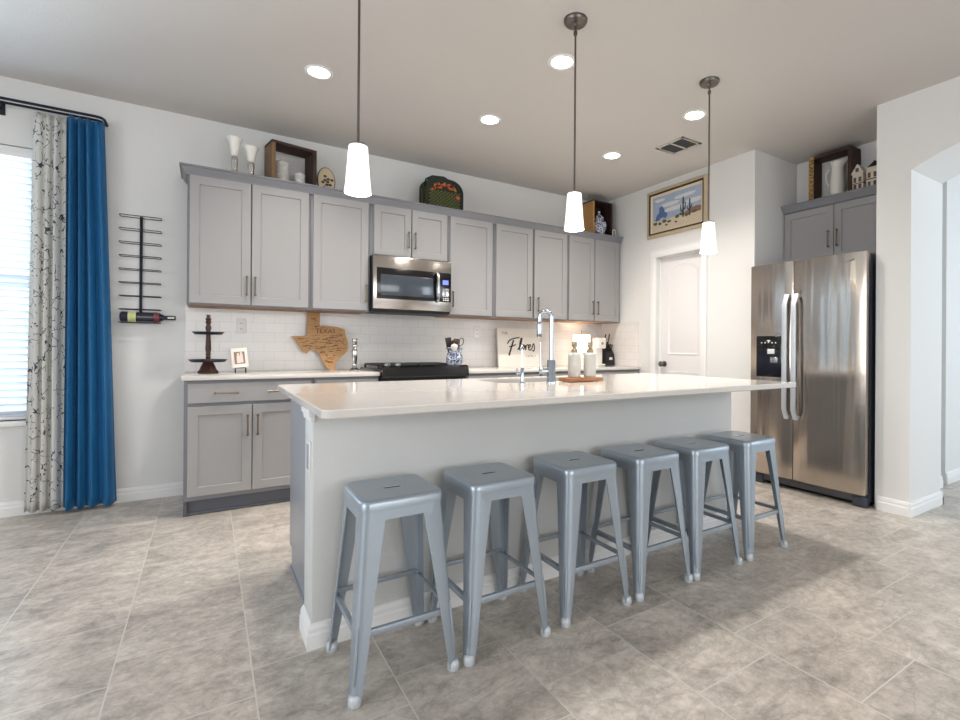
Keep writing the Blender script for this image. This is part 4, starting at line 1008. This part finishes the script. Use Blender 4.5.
def canister(x, y, r, h, lab):
    root = thing('canister', lab, 'canister', (x, y, TB + .020), 'white canisters inside the crate')
    turned([(r * .94, 0), (r, .006), (r, h * .74), (r * .96, h * .78), (0, h * .78)], (x, y, TB + .020), 26).build('jar', M_ETCH, root)
    turned([(r * 1.03, h * .77), (r * 1.03, h * .81), (r * .8, h * .86), (r * .2, h * .89), (r * .14, h * .93), (r * .22, h * .97), (0, h)], (x, y, TB + .020), 22).build('lid', M_WHITEC, root)
canister(.482, 4.338, .052, .222, 'larger white etched canister with knobbed lid in the crate')
canister(.612, 4.345, .040, .145, 'smaller white etched canister with knobbed lid in the crate')
# oval plaque leaning on the wall beside the crate
px_, pz_ = .808, TB
root = thing('oval_plaque', 'oval beige plaque with dark floral motif right of the crate', 'plaque', (px_, 4.33, pz_))
def oval(m, a, b, y0, y1, n=36, zc=.118):
    m.prism([(a * math.cos(2 * PI * i / n), zc + b * math.sin(2 * PI * i / n)) for i in range(n)], lambda u, v: Vector((px_ + u, y0 + .16 * v, pz_ + v)), lambda u, v: Vector((px_ + u, y1 + .16 * v, pz_ + v))); return m
oval(MB(), .070, .117, 4.300, 4.314).build('rim', M_CRATE, root, smooth=20)
o = oval(MB(), .064, .110, 4.297, 4.302).build('face', mat('plaque_beige', (196, 178, 148), .6, var=.12, vscale=20), root, smooth=20)
m = MB(); rnd = random.Random(8)
for i in range(9):
    a = i * 2.4; r = .010 + .0045 * i; u, v = r * math.cos(a), .11 + r * 1.3 * math.sin(a)
    m.prism([(u + .014 * math.cos(t), v + .012 * math.sin(t)) for t in [k * PI / 4 for k in range(8)]], lambda u, v: Vector((px_ + u, 4.2962 + .16 * v, pz_ + v)), lambda u, v: Vector((px_ + u, 4.298 + .16 * v, pz_ + v)))
m.build('floral_motif', mat('motif_dark', (70, 62, 54), .6), o, smooth=0)
# half-round basket with fruit decoration
bx0, bx1, by0, by1, bh = 1.634, 1.978, 4.215, 4.395, .298
root = thing('wicker_basket', 'dark green lidded wicker basket with orange fruit on its front', 'basket', ((bx0 + bx1) / 2, 4.29, TB))
cl, cr_ = .09, .115
P = [(bx0, 0)] + [(bx0 + cl - cl * math.cos(a), bh - cl + cl * math.sin(a)) for a in [i * PI / 16 for i in range(9)]] + [(bx1 - cr_ + cr_ * math.sin(a), bh - .012 - cr_ + cr_ * math.cos(a)) for a in [i * PI / 16 for i in range(9)]] + [(bx1, 0)]
m = MB(); m.prism(P, lambda x, z: Vector((x, by0, TB + z)), lambda x, z: Vector((x, by1, TB + z))); m.build('body', M_GREENB, root, smooth=30)
m = MB(); m.tube([(x, by0 - .002, TB + .008 + z * .965) for x, z in P], .010, 8); m.build('front_rim', M_GREENB, root)
m = MB(); m.tube([(x, by1 - .010, TB + .008 + z * .975) for x, z in P], .009, 8); m.build('back_rim', M_GREENB, root)
def inside(x, z):
    if z > bh - .03: return False
    dx = max(0, bx0 + cl - x) / cl, max(0, x - bx1 + cr_) / cr_; dz = max(0, z - bh + cl) / cl
    return bx0 + .018 < x < bx1 - .018 and dx[0] ** 2 + dz ** 2 < .66 and dx[1] ** 2 + dz ** 2 < .66
m = MB()
for j in range(11):
    for i in range(10):
        x = bx0 + .028 + i * .035 + (.0175 if j % 2 else 0); z = .018 + j * .0155
        if inside(x, z) and z < .185: m.obox(Matrix.Translation((x, by0 - .004, TB + z)) @ Matrix.Rotation(.30 * (1 if j % 2 else -1), 4, 'Y'), .026, .012, .0095, .003)
m.build('front_weave', M_OLIVE, root, smooth=0)
m = MB()
for i in range(6): m.box(bx0 - .004, bx0 + .002, by0 + .012 + i * .024, by0 + .022 + i * .024, TB, TB + bh - .09, .002)
m.build('side_staves', M_OLIVE, root)
m = MB(); m.tube([(bx0 - .012, by0 + .05, TB + .06), (bx0 - .016, by0 + .05, TB + .19), (bx0 + .006, by0 + .04, TB + .275), (bx0 + .06, by0 + .03, TB + .307), (bx0 + .17, by0 + .02, TB + .312), (bx0 + .20, by0 + .02, TB + .298)], .009, 8); m.build('handle', M_GREENB, root)
M_ORA = mat('orange_fruit', (206, 96, 40), .4); M_REDF = mat('red_fruit', (168, 48, 34), .4); M_LEAF = mat('fruit_leaf', (150, 140, 70), .6)
rnd = random.Random(4)
for i in range(34):
    u = i / 33; x = bx0 + .05 + .262 * u + rnd.uniform(-.010, .010); z = .205 + .032 * math.sin(PI * min(1, u * 1.15)) + rnd.uniform(-.030, .024) - (.06 * max(0, u - .7) / .3)
    r = rnd.uniform(.009, .0135); m = MB(); m.lathe([(0, -r), (r * .7, -r * .7), (r, 0), (r * .7, r * .7), (0, r)], (x, by0 - .007, TB + z), 10)
    m.build('fruit', (M_ORA, M_REDF, M_ORA, M_LEAF)[i % 4], root)
# right-hand crate with ginger jar and small frame
crate('wicker_crate', 'tan-sided open wooden crate in the corner, holding a blue jar', '-y', 3.552, 3.838, 4.215, 4.41, TB, 2.748, m_out=mat('very_dark_crate', (44, 28, 22), .6, var=.3, vscale=10), back=True, edge=mat('tan_wicker', (178, 132, 76), .6, var=.35, vscale=70))
c = (3.690, 4.275); z = TB + .016
root = thing('ginger_jar', 'blue and white lidded ginger jar inside the corner crate', 'jar', (*c, z))
turned([(.048, 0), (.052, .006), (.06, .03), (.082, .09), (.086, .125), (.078, .16), (.048, .185), (.046, .198), (0, .199)], (*c, z), 30).build('body', M_PORC, root)
turned([(.054, .198), (.056, .204), (.050, .222), (.028, .244), (.012, .252), (.010, .262), (.017, .272), (.012, .286), (0, .291)], (*c, z), 26).build('lid', M_PORC, root)
root = thing('small_frame', 'tiny white picture frame at the right of the corner crate', 'picture frame', (3.835, 4.19, TB))
m = MB(); x0, x1, z0, z1 = 3.812, 3.858, TB, TB + .100
for a in ((x0, x0 + .010, z0, z1), (x1 - .010, x1, z0, z1), (x0, x1, z0, z0 + .012), (x0, x1, z1 - .012, z1)): m.box(a[0], a[1], 4.182, 4.192, a[2], a[3], .002)
m.box(x0 + .018, x1 - .018, 4.192, 4.212, z0, z0 + .03)
m.build('frame', M_WHITEC, root); MB().box(x0 + .008, x1 - .008, 4.187, 4.191, z0 + .01, z1 - .01).build('picture', M_INK, root)
# above the fridge
AZT = 2.3945
cr = crate('lettered_crate', 'dark open crate with lettered end board above the refrigerator', '-x', 2.000, 2.345, 4.432, 4.592, AZT, 2.792, th=.022, edge=M_CRATE)
m = MB(); m.box(4.4285, 4.4315, 2.302, 2.345, AZT + .002, 2.790); o = m.build('letter_panel', mat('letter_board', (176, 138, 84), .6, var=.2, vscale=30), cr)
m = MB(); m.text('PLANTATION', .055, lambda x, y, z: Vector((4.4282 - z, 2.3235 - y * .95, AZT + .198 - x * 1.04)), .0006); m.build('lettering', M_INK, o, smooth=0)
c = (4.505, 2.142); z = AZT + .022
root = thing('pitcher', 'tall white ceramic pitcher inside the crate above the refrigerator', 'pitcher', (*c, z))
m = MB(); n = 28; rg = []
for r, h, sp in ((.050, 0, 0), (.054, .005, 0), (.058, .04, 0), (.057, .12, 0), (.050, .19, 0), (.046, .24, .0), (.047, .265, .008), (.056, .292, .022), (.054, .295, .021), (.042, .265, .006), (.044, .19, 0), (.05, .02, 0)):
    rg.append([Vector((c[0] + r * math.cos(t), c[1] + r * math.sin(t) - sp * max(0, math.cos(t + PI / 2)) ** 6, z + h + (.018 * max(0, math.cos(t + PI / 2)) ** 4 if sp > .03 else 0))) for t in [2 * PI * i / n for i in range(n)]])
m.rings(rg, True, True); m.build('body', M_WHITEC, root)
m = MB(); m.tube([(c[0], c[1] + .048, z + .250), (c[0], c[1] + .075, z + .246), (c[0], c[1] + .094, z + .212), (c[0], c[1] + .090, z + .145), (c[0], c[1] + .056, z + .085)], .0085, 10); m.build('handle', M_WHITEC, root)
def house(lab, y, x, wd, h, roof, tower):
    root = thing('ceramic_house', lab, 'figurine', (x, y, AZT), 'ceramic houses above the refrigerator')
    MB().box(x - .045, x + .045, y - wd / 2, y + wd / 2, AZT, AZT + h, .004).build('walls', M_CREAM, root)
    m = MB()
    if tower:
        m.lathe([(wd * .60, 0), (wd * .58, .008), (.0, .060)], (x, y, AZT + h), 6)
    else:
        m.prism([(y - wd / 2 - .008, AZT + h), (y + wd / 2 + .008, AZT + h), (y, AZT + h + .075)], lambda a, b: (x - .05, a, b), lambda a, b: (x + .05, a, b))
    m.build('roof', roof, root, smooth=15)
    if not tower: MB().box(x - .052, x - .049, y - .012, y + .012, AZT + h + .010, AZT + h + .042).build('gable_window', mat('window_dark', (96, 76, 70), .5), root)
    m = MB()
    for zz in (.022, h * .52):
        for s in (-1, 1): m.box(x - .048, x - .0445, y + s * wd * .24 - .010, y + s * wd * .24 + .010, AZT + zz, AZT + zz + .04)
    m.build('windows', mat('window_dark', (96, 76, 70), .5), root)
    MB().box(x - .050, x + .050, y - wd / 2 - .006, y + wd / 2 + .006, AZT + h * .44, AZT + h * .48, .002).build('porch_roof', mat('porch_brown', (110, 82, 70), .6), root)
house('cream ceramic house with gabled roof beside the lettered crate', 1.952, 4.47, .078, .150, M_CREAM, False)
house('cream ceramic house with dark turret roof, right of the gabled one', 1.850, 4.48, .086, .180, mat('turret_black', (34, 32, 36), .5), True)

# ------------------------------------------------------------------ painting over the pantry door
py0, py1, pz0, pz1 = 3.020, 3.772, 2.268, 2.758
root = thing('framed_painting', 'gilt-framed desert painting with cactus above the pantry door', 'painting', (WX, 3.4, pz0))
def pframe(i0, i1, d0, d1, d2):
    R = lambda i, d: [Vector((WX - d, y, z)) for y, z in ((py0 + i, pz0 + i), (py1 - i, pz0 + i), (py1 - i, pz1 - i), (py0 + i, pz1 - i))]
    m = MB(); m.rings([R(i0, .002), R(i0, d0), R(i0 + (i1 - i0) * .3, d1), R(i1, d2), R(i1, .002), R(i0, .002)], False, False); return m
pframe(0, .030, .022, .030, .028).build('outer_frame', M_GOLD, root, smooth=20)
pframe(.0305, .048, .026, .028, .022).build('black_band', mat('frame_black', (44, 34, 26), .4), root, smooth=20)
pframe(.0485, .070, .020, .018, .012).build('linen_liner', M_GOLDL, root, smooth=20)
m = MB(); ca, cb_, cc, cdz = py0 + .068, py1 - .068, pz0 + .068, pz1 - .068
Wd, Hh = cb_ - ca, cdz - cc
def pp(poly, mi, d): m.mi = mi; m.prism([(cb_ - u * Wd, cc + v * Hh) for u, v in poly], lambda y, z: Vector((WX - d, y, z)), lambda y, z: Vector((WX - .004, y, z)))
def blob(u, v, ru, rv, n=10, sd=0):
    r = random.Random(sd); return [(max(0, min(1, u + ru * math.cos(t) * (k := r.uniform(.75, 1.1)))), max(0, min(1, v + rv * math.sin(t) * k))) for t in [i * 2 * PI / n for i in range(n)]]
pp([(0, 0), (1, 0), (1, 1), (0, 1)], 0, .0060)
for i, b in enumerate(((.35, .70, .22, .07), (.68, .82, .25, .06), (.85, .62, .16, .08), (.15, .88, .14, .05), (.5, .55, .3, .07))): pp(blob(*b, sd=i), 1, .0064 + i * .0001)
pp([(0, 0), (1, 0), (1, .34), (.8, .30), (.55, .33), (.3, .27), (0, .30)], 2, .0070)
pp([(.62, .30), (.70, .36), (.80, .42), (.92, .44), (1, .42), (1, .28), (.62, .26)], 3, .0073)
for i, b in enumerate(((.13, .40, .06, .10), (.20, .50, .07, .16), (.27, .42, .05, .10), (.18, .62, .045, .09), (.10, .33, .05, .05))): pp(blob(*b, sd=20 + i), 4, .0076 + i * .0001)
for i, b in enumerate(((.06, .22, .05, .05), (.16, .20, .04, .05), (.26, .24, .05, .06), (.36, .20, .05, .04), (.52, .28, .05, .06), (.60, .32, .05, .05), (.72, .26, .05, .05), (.86, .30, .06, .05), (.5, .14, .03, .03), (.3, .12, .04, .03))): pp(blob(*b, sd=40 + i), 5, .0080 + i * .00005)
for x, h, w_ in ((.645, .76, .014), (.775, .66, .012)):
    pp([(x - w_, .22), (x + w_, .22), (x + w_, h), (x, h + .03), (x - w_, h)], 6, .0088)
    pp([(x - 4 * w_, .42), (x - 3 * w_, .38), (x - w_, .36), (x - w_, .40), (x - 2.8 * w_, .43), (x - 2.8 * w_, h - .18), (x - 4 * w_, h - .18)], 6, .0089)
    pp([(x + 3.6 * w_, .48), (x + 2.8 * w_, .43), (x + w_, .41), (x + w_, .45), (x + 2.5 * w_, .48), (x + 2.5 * w_, h - .14), (x + 3.6 * w_, h - .14)], 6, .0090)
m.build('canvas', [mat('paint_sky', (160, 176, 200), .6, var=.1, vscale=12), mat('paint_cloud', (210, 210, 212), .6, var=.05, vscale=12), mat('paint_sand', (206, 192, 168), .6, var=.12, vscale=30), mat('paint_mesa', (140, 104, 86), .6, var=.15, vscale=20), mat('paint_blue_tree', (84, 112, 156), .6, var=.2, vscale=30), mat('paint_scrub', (90, 88, 70), .6, var=.3, vscale=40), mat('paint_cactus', (52, 64, 58), .6, var=.2, vscale=30)], root, smooth=0)
